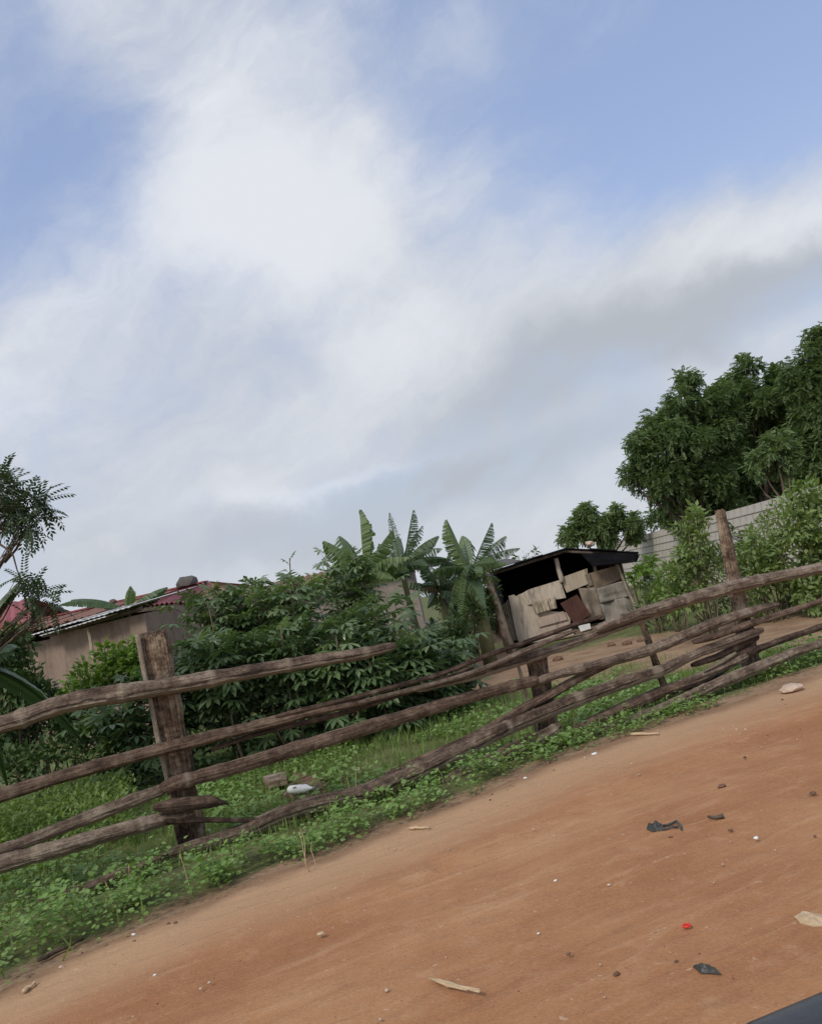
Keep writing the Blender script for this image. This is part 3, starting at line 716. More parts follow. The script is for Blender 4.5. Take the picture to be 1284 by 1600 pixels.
# ------------------------------------------------------------------ block wall
WA = gnd(940, 853.5, 1.8) if False else None
def at_z(px, py, z):
    d = ray(px, py); return CAMP + d * ((z - EYE) / d.z)
W1 = at_z(975, 843.5, 1.8); W2 = at_z(1208, 778, 1.8)
WDIR = (W2 - W1); WDIR.z = 0; WDIR.normalize()
WN = Vector((-WDIR.y, WDIR.x, 0))
if WN.x > 0: WN = -WN
wstart = W1 - WDIR * 6.0; wstart.z = 0
wlen = (W2 - wstart).length + 6.5
wall = empty('block_wall', wstart + WDIR * wlen * 0.5, 'long grey cement block wall behind the shrubs and the hut', 'wall')
BH, BL, JN = 0.225, 0.45, 0.03
mb = MB()
rotw = Matrix((WDIR, WN, Vector((0, 0, 1)))).transposed()
mb.box(wstart + WDIR * wlen / 2 + Vector((0, 0, 0.79)) , wlen, 0.13, 1.98 - 0.4 + 0.38, rotw)
mb.build('mortar', M['mortar'], wall)
proto = MB().box((0, 0, 0), BL - JN, 0.138, BH - JN, None, 0.002)
pm = bpy.data.meshes.new('block'); pm.from_pydata(proto.v, [], proto.f); pm.materials.append(M['block']); pm.update()
blocks = []
for c in range(8):
    x = (0.225 if c % 2 else 0.0) + BL / 2
    while x < wlen:
        p = wstart + WDIR * x + Vector((0, 0, c * BH + BH / 2))
        blocks.append((p, c)); x += BL
blocks.sort(key=lambda b: b[0].y - (4 if b[1] >= 5 else 0))
mbr = MB()
for i, (p, c) in enumerate(blocks):
    q = p + WN * random.uniform(-0.001, 0.003)
    if i < 290:
        o = link('block', pm, wall, q - wpos(wall))
        o.rotation_euler = (random.uniform(-0.012, 0.012), random.uniform(-0.012, 0.012), math.atan2(WDIR.y, WDIR.x) + random.uniform(-0.008, 0.008))
    else:
        mbr.box(q, BL - JN, 0.138, BH - JN, rotw)
tag(mbr.build('block_courses', M['block'], wall), kind='stuff')

# ------------------------------------------------------------------ houses
def gv(p): return Vector((p.x, p.y, 0))
def sheets(parent, e0, e1, r0, r1, n, m, name='roof_sheet', wave=0.018, over=0.0, seed=0):
    """corrugated sheets between eave e0-e1 and ridge r0-r1, each a part"""
    rr = random.Random(seed)
    for i in range(n):
        a0, a1 = i / n, (i + 1) / n + 0.012
        mbx = MB(); K = 10; vs = []; 
        drop = rr.uniform(-0.015, 0.015)
        nn = ((e1 - e0).cross(r0 - e0)).normalized()
        if nn.z < 0: nn = -nn
        ext = rr.uniform(-0.04, 0.05)
        for side in (0, 1):
            for k in range(K + 1):
                t = a0 + (a1 - a0) * k / K
                E = e0.lerp(e1, t); Rr = r0.lerp(r1, t)
                dE = (E - Rr).normalized()
                w = wave * math.cos(k * math.pi) + (0.006 * (i % 2)) + drop * 0.4 - side * 0.006
                vs.append(E + dE * ext + nn * w); vs.append(Rr + nn * w)
        fs = []
        n1_ = 2 * (K + 1)
        for k in range(K):
            fs.append((2 * k, 2 * k + 2, 2 * k + 3, 2 * k + 1))
            fs.append((n1_ + 2 * k + 1, n1_ + 2 * k + 3, n1_ + 2 * k + 2, n1_ + 2 * k))
            fs.append((2 * k, n1_ + 2 * k, n1_ + 2 * k + 2, 2 * k + 2))
            fs.append((2 * k + 1, 2 * k + 3, n1_ + 2 * k + 3, n1_ + 2 * k + 1))
        mbx.add(vs, fs); mbx.build(name, M[m], parent)
def wallbox(parent, a, b, h0, h1, depth, m, name='wall'):
    """front wall from a to b (ground points), going back by depth"""
    a = gv(a); b = gv(b); d = (b - a).normalized(); nrm = Vector((-d.y, d.x, 0))
    if nrm.y < 0: nrm = -nrm
    c = b + nrm * depth; e = a + nrm * depth
    base = [a, b, c, e]
    mbx = MB(); vs = [Vector((p.x, p.y, -0.1)) for p in base] + [Vector((p.x, p.y, h)) for p, h in zip(base, (h0, h0, h1, h1))]
    mbx.add(vs, [(0, 1, 5, 4), (1, 2, 6, 5), (2, 3, 7, 6), (3, 0, 4, 7), (4, 5, 6, 7)])
    return mbx.build(name, M[m], parent), nrm
# shed with a grey sheet roof, left
SL, SR = at(52, 991, 14.6), at(206, 948, 13.6)
sL, sR = gv(SL), gv(SR)
sdir = (sR - sL).normalized(); sn = Vector((-sdir.y, sdir.x, 0))
shed = empty('shed', gv(SL.lerp(SR, 0.5)), 'low mud walled shed with pale grey metal roof edge', 'shed')
wallbox(shed, sL + sdir * 0.05 + sn * 0.28, sR - sdir * 0.05 + sn * 0.28, 1.93, 1.97, 1.2, 'mudwall')
sheets(shed, SL, SR, SL + sn * 1.75 + Vector((0, 0, 0.21)), SR + sn * 1.75 + Vector((0, 0, 0.19)), 4, 'greyroof', wave=0.008, seed=1)
sheets(shed, SL + Vector((0.0, -0.09, -0.06)) + sdir * 0.25, SR + Vector((0, -0.09, -0.06)) - sdir * 0.5, SL + sn * 0.5 + Vector((0, 0, -0.0)) + sdir * 0.25, SR + sn * 0.5 + Vector((0, 0, -0.0)) - sdir * 0.5, 3, 'greyroof', wave=0.007, seed=2)
for k, (px, py) in enumerate(((143, 998),)):
    p = at(px, py, SL.y - 0.35); 
    MB().tube([Vector((p.x, sL.lerp(sR, 0.6).y + 0.2, 0)), Vector((p.x, sL.lerp(sR, 0.6).y + 0.2, 1.9))], 0.025, 7).build('post', M['rail_pale'], shed)
MB().tube([SL + sn * 0.2 + Vector((0, 0, -0.05)), SR + sn * 0.2 + Vector((0, 0, -0.05))], 0.035, 7).build('beam', M['bark'], shed)
# red roofed house behind it
HL, HM, HR = at(-60, 1010, 17.6), at(200, 950, 16.6), at(312, 937, 16.3)
hdir = (HR - HM); hdir.z = 0; hdir.normalize(); hn = Vector((-hdir.y, hdir.x, 0))
hL = HM - hdir * 5.0; hL.z = HM.z - 0.02
house = empty('red_roofed_house', gv(HM), 'long mud house with faded red metal roof behind the grey roofed shed', 'house')
wallbox(house, hL + hn * 0.4 + hdir * 0.3, HR + hn * 0.4, 1.98, 2.0, 4.0, 'mudwall')
RM = at(225, 930, 18.6); RR_ = at(330, 909, 18.4)
rz = 2.5
def ridge(p): q = p + hn * 2.3; q.z = rz; return q
sheets(house, hL, HM, ridge(hL), ridge(HM), 7, 'rustroof', wave=0.022, seed=3)
sheets(house, HM + hdir * 0.01, HR, ridge(HM) + hdir * 0.01, ridge(HR - hdir * 0.9), 3, 'redroof', wave=0.02, seed=4)
bk = lambda p: Vector((p.x, p.y, p.z)) + hn * 4.6
sheets(house, HR + hn * 4.6, HR, ridge(HR - hdir * 0.85), ridge(HR - hdir * 0.85) - hn * 0.05, 5, 'rustroof', wave=0.01, seed=6)
sheets(house, bk(hL), bk(HR), ridge(hL) + hn * 0.02, ridge(HR - hdir * 0.9) + hn * 0.02, 11, 'redroof', wave=0.02, seed=5)
MB().hull([ridge(hL) + Vector((0, 0, 0.02)) - hn * 0.12, ridge(HR - hdir * 0.9) + Vector((0, 0, 0.02)) - hn * 0.12, ridge(HR - hdir * 0.9) + Vector((0, 0, 0.02)) + hn * 0.12, ridge(hL) + Vector((0, 0, 0.02)) + hn * 0.12], (0, 0, 0.03)).build('ridge_cap', M['redroof'], house)
MB().hull([HM + Vector((0, 0, -0.1)) + hn * 0.06, HR + Vector((0, 0, -0.1)) + hn * 0.06, HR + Vector((0, 0, -0.02)) + hn * 0.06, HM + Vector((0, 0, -0.02)) + hn * 0.06], hn * 0.03).build('fascia', M['bark'], house)
# stones that hold the sheets down
def lump(name, c, r, m, label=None, cat=None, parent=None, seed=0, sq=0.7, group=None, sub=2, kind=None):
    import bmesh
    bm = bmesh.new(); bmesh.ops.create_icosphere(bm, subdivisions=sub, radius=1.0)
    rad = r if isinstance(r, (tuple, list)) else (r, r, r * sq)
    for v in bm.verts:
        k = 1 + 0.35 * mnoise.noise(v.co * 1.3 + Vector((seed * 3.1, 0, 0))) + 0.12 * mnoise.noise(v.co * 3.5 + Vector((seed, 5, 0)))
        v.co = Vector((v.co.x * rad[0] * k, v.co.y * rad[1] * k, v.co.z * rad[2] * k))
    me = bpy.data.meshes.new(name); bm.to_mesh(me); bm.free(); me.materials.append(M[m])
    loc = Vector(c)
    o = link(name, me, parent, loc - (wpos(parent) if parent else Vector((0, 0, 0))))
    tag(o, label, cat, group, kind)
    return o
p = at(293, 914, 18.7); lump('tyre_pile', (p.x, p.y, rz + 0.1), (0.24, 0.16, 0.14), 'darkgrey', 'dark bundle lying on the ridge of the red roof', 'bundle', seed=3)
p = at(175, 937, 18.6); lump('roof_stone', (p.x, ridge(HM).y - 0.2, rz + 0.02), 0.08, 'bark', 'small dark stone on the red roof ridge left of the banana leaves', 'stone', seed=4)
# left-hand house: only a red gable corner shows
G0, G1, G2, G3 = at(-260, 1045, 19.5), at(47, 982, 19.5), at(45, 938, 21.5), at(-260, 998, 21.5)
house2 = empty('red_roofed_house', gv(G1), 'second red roofed house at the left edge behind the near tree', 'house')
G0.z = G1.z = (G0.z + G1.z) / 2; G3.z = G2.z = (G2.z + G3.z) / 2
wallbox(house2, G0 + Vector((0, 0.35, 0)), G1 + Vector((-0.2, 0.35, 0)), G1.z - 0.05, G1.z - 0.05, 3.2, 'mudwall')
sheets(house2, G0, G1, G3, G2, 5, 'redroof', wave=0.02, seed=7)
sheets(house2, G0 + Vector((0, 4, 0)), G1 + Vector((0, 4, 0)), G3 + Vector((0, 0.02, 0)), G2 + Vector((0, 0.02, 0)), 5, 'redroof', wave=0.02, seed=8)
# pale mud house behind the cassava
K0, K1 = at(405, 934, 18.0), at(668, 905, 18.0)
K1.z = K0.z = 1.95
house3 = empty('mud_house', gv(K0.lerp(K1, 0.5)), 'grey mud house half hidden between cassava and banana plants', 'house')
wallbox(house3, K0 + Vector((0.2, 0.3, 0)), K1 + Vector((-0.25, 0.3, 0)), 1.88, 1.88, 3.0, 'greywall')
KR0 = K0 + Vector((0, 1.8, 0.32)); KR1 = K1 + Vector((0, 1.8, 0.32))
sheets(house3, K0, K1, KR0, KR1, 5, 'rustroof', wave=0.02, seed=9)
sheets(house3, K0 + Vector((0, 3.6, 0)), K1 + Vector((0, 3.6, 0)), KR0 + Vector((0, 0.02, 0)), KR1 + Vector((0, 0.02, 0)), 5, 'rustroof', wave=0.02, seed=10)
p = at(676, 986, 14.0)
o = MB().hull([at(660, 972, 14.0), at(682, 966, 14.0), at(690, 996, 14.0), at(672, 988, 14.0)], (0, 0.02, 0)).build('white_board', M['white'], None, origin=p)
for q in (at(664, 973, 14.02), at(687, 990, 14.02)): pass
tag(o, 'white board propped among the plants left of the hut', 'board')
MB().tube([Vector((p.x, 14.05, -0.05)), at(672, 970, 14.05)], 0.02, 6).build('prop_stick', M['bark'], o)

# ------------------------------------------------------------------ hut
HD = 16.6
hc = gnd(895, 1000); HUTB = Vector((at(890, 930, HD).x, HD, 0))
hut = empty('hut', HUTB, 'makeshift hut of patched boards and cloth under a black gable roof', 'hut')
def hpanel(px, D, th, m, name, label=None, bulge=0):
    pts = [at(x, y, D) for x, y in px]
    for q in pts: q.z = max(q.z, 0.02)
    o = MB().hull(pts[::-1], (0, th, 0)).build(name, M[m], hut)
    if label: o['label'] = label
    return o
def hcloth(quad, D, m, name, label=None, amp=0.03, seed=0):
    """a hanging cloth: quad of pixels tl,tr,br,bl -> bulging grid with folds"""
    q = [at(x, y, D) for x, y in quad]; n = 10; vs = []; fs = []
    for b_ in (0, 1):
        for j in range(n + 1):
            for i in range(n + 1):
                u, v = i / n, j / n
                p = q[0].lerp(q[1], u).lerp(q[3].lerp(q[2], u), v)
                w = mnoise.noise(Vector((u * 3 + seed, v * 2, seed))) * amp + math.sin(u * 9 + seed + v) * amp * 0.5 + mnoise.noise(Vector((u * 9 + seed, v * 5, seed))) * amp * 0.5
                vs.append(p + Vector((0, -w - 0.02 + 0.02 * b_, 0)))
    N2 = (n + 1) ** 2
    for j in range(n):
        for i in range(n):
            a_ = j * (n + 1) + i
            fs.append((a_, a_ + 1, a_ + n + 2, a_ + n + 1)); fs.append((N2 + a_ + n + 1, N2 + a_ + n + 2, N2 + a_ + 1, N2 + a_))
    rim = [i for i in range(n)] + [i * (n + 1) + n for i in range(n)] + [n * (n + 1) + n - i for i in range(n)] + [(n - i) * (n + 1) for i in range(n)]
    for k in range(len(rim)):
        a_, b2 = rim[k], rim[(k + 1) % len(rim)]
        fs.append((b2, a_, N2 + a_, N2 + b2))
    o = MB().add(vs, fs, smooth=True).build(name, M[m], hut)
    if label: o['label'] = label
    return o
# roof: two slopes running back from the front edge
eL, eA, eR = at(768, 894, HD - 0.35), at(884, 857.5, HD - 0.35), at(998, 864, HD - 0.35)
def slope(a_, b_, name, seed, n=3):
    rr = random.Random(seed); bl = Vector((0, 2.7, -0.04))
    for i in range(n):
        t0, t1 = i / n, min(1, (i + 1) / n + 0.02)
        A0, A1 = a_.lerp(b_, t0), a_.lerp(b_, t1)
        A0 = A0 + Vector((0, rr.uniform(-0.08, 0.05), 0.012 * (i % 2))); A1 = A1 + Vector((0, rr.uniform(-0.08, 0.05), 0.012 * (i % 2)))
        MB().hull([A0, A1, A1 + bl, A0 + bl], (0, 0, 0.022)).build(name, M['black'], hut)
slope(eL, eA, 'roof_sheet', 1, 3); slope(eA + Vector((0.0, 0, 0.0)), eR, 'roof_sheet', 2, 3)
# drooping black flap at the right end
hcloth([(905, 864), (999, 866), (994, 878), (925, 885)], HD - 0.33, 'black', 'roof_flap', None, 0.02, 3)
# grey sheet on top at the left
qa = at(760, 888, HD + 0.1); qb = at(800, 874, HD + 0.6)
g0 = eL + Vector((-0.08, 0.15, 0.03)); g1 = eL.lerp(eA, 0.42) + Vector((0, 0.3, 0.03))
MB().hull([g0, g1, g1 + Vector((-0.1, 1.5, 0.12)), g0 + Vector((0, 1.4, 0.14))], (0, 0, 0.02)).build('roof_sheet', M['darkgrey'], hut)['label'] = 'grey weathered sheet on the left slope'
MB().tube([eL + Vector((0, 0.1, -0.03)), eA + Vector((0, 0.1, -0.03))], 0.03, 7, seed=3).build('rafter', M['bark'], hut)
MB().tube([eA + Vector((0, 0.1, -0.04)), eR + Vector((0, 0.1, -0.03))], 0.03, 7, seed=3).build('rafter', M['bark'], hut)
# back and side walls; black colour stands in for the shade inside
def rz_at(x): return float(np.interp(x, [eL.x, eA.x, eR.x], [eL.z, eA.z, eR.z]))
bx0, bx1 = at(790, 960, HD).x, at(985, 930, HD).x
yb = HD + 2.2
MB().hull([Vector((bx0, yb, 0)), Vector((bx1, yb, 0)), Vector((bx1, yb, rz_at(bx1) - 0.03)), Vector((eA.x, yb, eA.z - 0.03)), Vector((bx0, yb, rz_at(bx0) - 0.03))], (0, 0.04, 0)).build('back_wall', M['black'], hut)
MB().hull([Vector((bx0, HD + 0.1, 0)), Vector((bx0, yb, 0)), Vector((bx0, yb, eL.z + 0.0)), Vector((bx0, HD + 0.1, eL.z + 0.0))], (0.03, 0, 0)).build('side_wall', M['black'], hut)
MB().hull([Vector((bx1, HD + 0.1, 0)), Vector((bx1, yb, 0)), Vector((bx1, yb, eR.z - 0.05)), Vector((bx1, HD + 0.1, eR.z - 0.05))], (-0.03, 0, 0)).build('side_wall', M['brownboard'], hut)
# front boards
hpanel([(794, 931), (803, 929), (806, 932), (812, 928), (818, 934), (824, 941), (860, 955), (889, 957), (893, 990), (812, 1004), (808, 1000)], HD, 0.03, 'tan', 'board', 'large pale board with a torn top edge')
hpanel([(812, 929), (826, 921), (875, 906), (884, 934), (866, 937), (824, 945)], HD - 0.035, 0.03, 'tan', 'board', 'long pale board under the opening')
for k, (xa, xb) in enumerate(((829, 842), (843, 855), (856, 868))):
    f0, f1 = (xa - 829) / 39, (xb - 829) / 39
    hcloth([(829 + 37 * f0, 942 - 10 * f0), (829 + 37 * f1, 942 - 10 * f1), (838 + 32 * f1, 960 - 10 * f1), (838 + 32 * f0, 960 - 10 * f0)], HD - 0.06, 'tan2', 'patch', None, 0.02, 11 + k)
hpanel([(838, 966), (880, 955), (886, 968), (842, 980)], HD - 0.04, 0.03, 'pink', 'board', 'pinkish board below the tan patch')
hpanel([(842, 983), (889, 971), (893, 984), (846, 996)], HD - 0.04, 0.03, 'pink', 'board', 'lower pinkish board')
hpanel([(820, 1000), (895, 987), (897, 993), (822, 1006)], HD - 0.05, 0.04, 'tan', 'batten')
hpanel([(875, 903), (917, 888), (919, 912), (885, 926)], HD - 0.03, 0.03, 'tan2', 'board', 'greyish tan board right of the white post')
hpanel([(912, 898), (968, 882), (972, 904), (930, 921), (916, 917)], HD - 0.0, 0.03, 'brownboard', 'board', 'brown board under the right eave')
hpanel([(913, 898), (920, 896), (926, 914), (920, 916)], HD - 0.035, 0.03, 'burlap', 'batten')
hcloth([(903, 919), (930, 918), (944, 968), (918, 968)], HD - 0.03, 'burlap', 'sack_curtain', 'brown burlap hanging beside the grey cloth', 0.05, 5)
hcloth([(930, 920), (976, 906), (990, 930), (937, 943)], HD - 0.04, 'greycloth', 'cloth', 'upper grey cloth on the right of the hut', 0.04, 6)
hcloth([(936, 942), (988, 930), (1003, 966), (946, 972)], HD - 0.02, 'greycloth', 'cloth', 'lower grey cloth on the right of the hut', 0.05, 8)
hpanel([(875, 943), (901, 929), (923, 960), (897, 976)], HD - 0.1, 0.025, 'maroon', 'board', 'tilted maroon sheet')
hpanel([(903, 978), (921, 974), (923, 982), (907, 987)], HD - 0.12, 0.03, 'white', 'board', 'small white board')
hpanel([(862, 1004), (930, 984), (948, 984), (950, 992), (868, 1014)], HD - 0.15, 0.12, 'brownboard', 'sill_plank')
hpanel([(893, 985), (1003, 962), (1004, 985), (905, 1010)], HD + 0.02, 0.03, 'brownboard', 'board', 'low brown board along the ground')
def pole(a_, b_, D0, D1, r, m, parent, name='post', n=8, wob=0.12, r2=None, seed=1, foot=True):
    A_, B_ = at(*a_, D0), at(*b_, D1)
    if foot:
        d = (B_ - A_).normalized(); B_ = B_ + d * max(0, (B_.z + 0.1) / max(-d.z, 0.2))
    pts = [A_.lerp(B_, i / n) + Vector((0.004 * math.sin(i * 1.1 + seed), 0, 0)) for i in range(n + 1)]
    rad = [r + ((r2 or r) - r) * i / n for i in range(n + 1)]
    return MB().tube(pts, rad, 8, wob=wob, seed=seed).build(name, M[m], parent, joints=True)
pole((868, 872), (878, 910), HD - 0.05, HD - 0.05, 0.045, 'tan', hut, foot=False)
pole((927, 872), (930, 895), HD + 0.05, HD + 0.05, 0.035, 'bark', hut, foot=False)
pole((961, 878), (1000, 966), HD - 0.1, HD - 0.1, 0.028, 'rail_pale', hut)
pole((986, 900), (1004, 966), HD - 0.05, HD - 0.05, 0.015, 'rail_dark', hut)
pole((757, 893), (797, 1012), HD - 0.5, HD - 0.6, 0.085, 'rail', hut, r2=0.095, seed=5)
pole((775, 965), (800, 1014), HD - 0.45, HD - 0.45, 0.07, 'rail', hut, r2=0.08, seed=6, name='post')
hpanel([(768, 968), (780, 971), (783, 1008), (766, 1004)], HD - 0.4, 0.03, 'tan2', 'board', 'narrow pale board at the left corner')
for k in range(6):
    x0 = 782 + k * 2.5
    hpanel([(x0, 950 - k * 3), (x0 + 1.6, 949 - k * 3), (x0 + 12, 1000), (x0 + 9, 1001)], HD + 0.05, 0.02, 'brownboard', 'slat')
o = MB().hull([at(738, 922, 16.0), at(760, 913, 16.0), at(761, 917, 16.0), at(740, 928, 16.0)], (0, 0.3, 0.02)).build('awning', M['white'], hut); 
p = at(921, 853, HD - 0.1); lump('roof_stone', (p.x, p.y, eA.z - 0.0), 0.085, 'stone', 'pale stone weighing down the black hut roof', 'stone', seed=8)
for k, (px, py, r_) in enumerate(((872, 1033, 0.1), (955, 1010, 0.08), (980, 1008, 0.1), (1000, 1003, 0.07))):
    p = gnd(px, py)
    lump('earth_clod', (p.x, p.y, 0.02), r_ * 0.75, 'soil', ['rounded dark clod alone on the bare ground before the hut', 'small dark clod in the row right of the hut, leftmost', 'larger dark clod in the row right of the hut', 'small dark clod nearest the right corner of the hut'][k], 'clod', seed=k + 20)

# ------------------------------------------------------------------ trees
def limb(mb, a_, b_, r0, r1, seed, sag=0.0, sides=7, n=8):
    a_, b_ = Vector(a_), Vector(b_); L = (b_ - a_).length
    pts = []
    for i in range(n + 1):
        t = i / n; p = a_.lerp(b_, t); w = math.sin(math.pi * t) * L * 0.08
        p += Vector((mnoise.noise(Vector((seed, t * 2, 0))) * w * 2, mnoise.noise(Vector((0, t * 2, seed))) * w * 2, sag * math.sin(math.pi * t) * L))
        pts.append(p)
    mb.tube(pts, [r0 + (r1 - r0) * (i / n) ** 0.8 for i in range(n + 1)], sides, wob=0.05, seed=seed)
    return pts
def tree(name, base, blobs, m, label, cat='tree', nspray=600, slen=0.35, trunk_r=0.14, group=None, tpl=(SPRAY_V, SPRAY_F), split=0.35, clump=9, bark='bark', twig=True, lean=None, parts=('trunk', 'crown'), clfac=0.42, thin=1.0):
    base = Vector(base); root = empty(name, base, label, cat, group)
    top = sum((Vector(b[0]) for b in blobs), Vector()) / len(blobs)
    mb = MB(); sp = Vector((base.x * 0.7 + top.x * 0.3, base.y * 0.7 + top.y * 0.3, top.z * split))
    mb.tube([base + Vector((0, 0, -0.2)), base + Vector((0, 0, 0.1)), base.lerp(sp, 0.5) + Vector((0.05, 0, 0)), sp], [trunk_r * 1.3, trunk_r * 1.1, trunk_r, trunk_r * 0.85], 9, wob=0.08, seed=3)
    P, Dd, SC = [], [], []
    for bi, (c, r) in enumerate(blobs):
        c = np.array(c, float); r3 = np.array(r if isinstance(r, (tuple, list)) else (r, r, r), float)
        limb(mb, sp, Vector(c), trunk_r * 0.5, 0.018 * thin, bi + 1)
        nc = clump; cd = unit(nc); cc = c + cd * r3 * rng.uniform(0.45, 0.85, (nc, 1))
        if twig:
            for k in range(nc): limb(mb, Vector(c).lerp(sp, 0.25), Vector(cc[k]), 0.022 * thin, 0.006 * thin, k + bi * 7, sides=4, n=4)
        n = int(nspray * float(np.cbrt(np.prod(r3))) ** 2)
        idx = rng.integers(0, nc, n)
        loc = unit(n) * (rng.uniform(0, 1, (n, 1)) ** 0.45) * r3 * clfac
        p = cc[idx] + loc
        # a few in the heart of the blob
        k = n // 9; p[:k] = c + unit(k) * (rng.uniform(0, 1, (k, 1)) ** 0.5) * r3 * 0.75
        d = (p - c) / r3 * 0.6 + loc / r3 * 0.9 + unit(n) * 0.95 + np.array([0, 0, 0.15])
        P.append(p); Dd.append(d); SC.append(rng.uniform(0.7, 1.25, n) * slen)
    P, Dd, SC = map(np.concatenate, (P, Dd, SC))
    Vv, Ff = scatter(tpl[0], tpl[1], P, frames(Dd, None, rng.uniform(-0.5, 0.5, len(P))), SC)
    mb.build(parts[0], M[bark], root)
    o = npmesh(parts[1], Vv, Ff, M[m], root); o['kind'] = 'stuff'
    return root
def B3(lst, D):
    """(px, py, radius in px, extra distance) -> spheres at distance D"""
    out = []
    for (px, py, r, dz) in lst:
        p = at(px, py, D + dz); rr_ = r * (D + dz) / FPX
        out.append((tuple(p), (rr_, rr_ * 1.05, rr_)))
    return out
TD = 25.0
tb = B3([(1076, 592, 26, 0), (1070, 640, 48, 0), (1050, 700, 56, -0.5), (1000, 695, 34, -0.3), (984, 738, 24, 0), (1095, 700, 60, 0.7), (1040, 752, 48, 0), (1100, 765, 50, 0.3), (1052, 800, 34, 0.6), (1090, 808, 34, 0.6), (1120, 612, 26, 0.6), (1135, 660, 34, 0.9), (1108, 650, 36, 0.5), (1010, 760, 30, 0.4), (1130, 790, 40, 0.8), (1120, 640, 40, 0.9), (1020, 660, 22, 0)], TD)
tree('neem_tree', gv(at(1060, 820, TD)), tb, 'neem', 'tall dark green tree with a pointed crown behind the block wall', nspray=2300, slen=0.155, trunk_r=0.17, group='dark trees behind the block wall', clump=10)
tb = B3([(1166, 575, 22, 0), (1160, 612, 36, 0), (1190, 630, 50, 0), (1215, 650, 60, 0.8), (1170, 690, 56, 0.5), (1150, 740, 48, 0.6), (1215, 735, 55, 0.8), (1230, 600, 34, 0.9), (1180, 790, 40, 0.6), (1230, 790, 40, 0.9), (1130, 770, 34, 0.6), (1225, 600, 30, 0.4), (1210, 615, 34, 0.6), (1240, 660, 44, 0.9)], TD + 1.5)
tree('neem_tree', gv(at(1180, 800, TD + 1.5)), tb, 'neem', 'dark green tree with a small tufted top, middle one behind the block wall', nspray=2300, slen=0.155, trunk_r=0.16, group='dark trees behind the block wall', clump=10)
tb = B3([(1272, 530, 24, 0), (1268, 568, 36, 0), (1255, 600, 44, 0), (1290, 640, 66, 0.4), (1330, 600, 60, 0.5), (1265, 700, 56, 0.2), (1340, 690, 70, 0.2), (1290, 745, 55, 0.3), (1390, 640, 70, 0.4), (1330, 530, 40, 0.6)], TD - 0.5)
tree('neem_tree', gv(at(1300, 760, TD - 0.5)), tb, 'neem', 'tallest dark tree behind the wall, cut off by the right edge of the photo', nspray=2100, slen=0.155, trunk_r=0.18, group='dark trees behind the block wall', clump=10)
tb = B3([(1212, 690, 22, 0), (1190, 712, 22, 0), (1232, 712, 24, 0), (1212, 728, 24, 0.3), (1180, 735, 16, 0)], TD - 3.2)
tree('small_tree', gv(at(1212, 740, TD - 3.2)), tb, 'neem_light', 'small brighter green tree standing out against the dark trees behind the wall', nspray=2600, slen=0.15, trunk_r=0.07, clump=7)
tb = B3([(930, 815, 26, 0), (905, 830, 24, 0), (960, 808, 24, 0.3), (985, 815, 18, 0), (940, 838, 26, 0), (885, 838, 14, 0), (915, 798, 14, 0), (990, 835, 14, 0.4)], 30)
tree('small_tree', gv(at(935, 850, 30)), tb, 'neem_light', 'small round green tree rising behind the black hut roof', nspray=2600, slen=0.18, trunk_r=0.08, clump=7)
tb = B3([(1015, 808, 12, 0), (1000, 822, 10, 0), (1032, 822, 10, 0)], 31)
tree('small_tree', gv(at(1015, 840, 31)), tb, 'neem', 'thin dark sapling between the small round tree and the tall trees', nspray=900, slen=0.2, trunk_r=0.05, clump=5)
tb = B3([(650, 880, 30, 0), (700, 885, 26, 0), (750, 880, 22, 0), (800, 885, 16, 0)], 26)
# near tree at the left edge, its twigs hang into the picture
NT = 7.0
tb = B3([(5, 758, 24, 0), (25, 780, 26, 0), (66, 786, 22, 0.1), (40, 812, 22, 0), (-8, 808, 26, 0), (-60, 770, 55, 0.2), (-120, 830, 60, 0.3), (58, 935, 22, 0.0), (40, 905, 16, 0), (78, 950, 11, 0), (-100, 920, 36, 0.3), (-170, 760, 80, 0.5), (50, 965, 10, 0.1)], NT)
tree('near_tree', gv(at(-290, 900, NT + 0.3)), tb, 'neem_near', 'slender tree at the left edge whose feathery twigs hang against the sky', nspray=2900, slen=0.17, trunk_r=0.03, tpl=(SPRAY2_V, SPRAY2_F), clump=7, split=0.42, clfac=0.36, thin=0.3)
ntree = bpy.data.objects['near_tree']
mb = MB(); limb(mb, at(0, 850, NT), at(52, 930, NT), 0.01, 0.004, 5, 0.12, 5); limb(mb, at(-90, 820, NT), at(40, 790, NT), 0.02, 0.005, 8, 0.05, 5)
mb.build('branch', M['bark'], ntree)

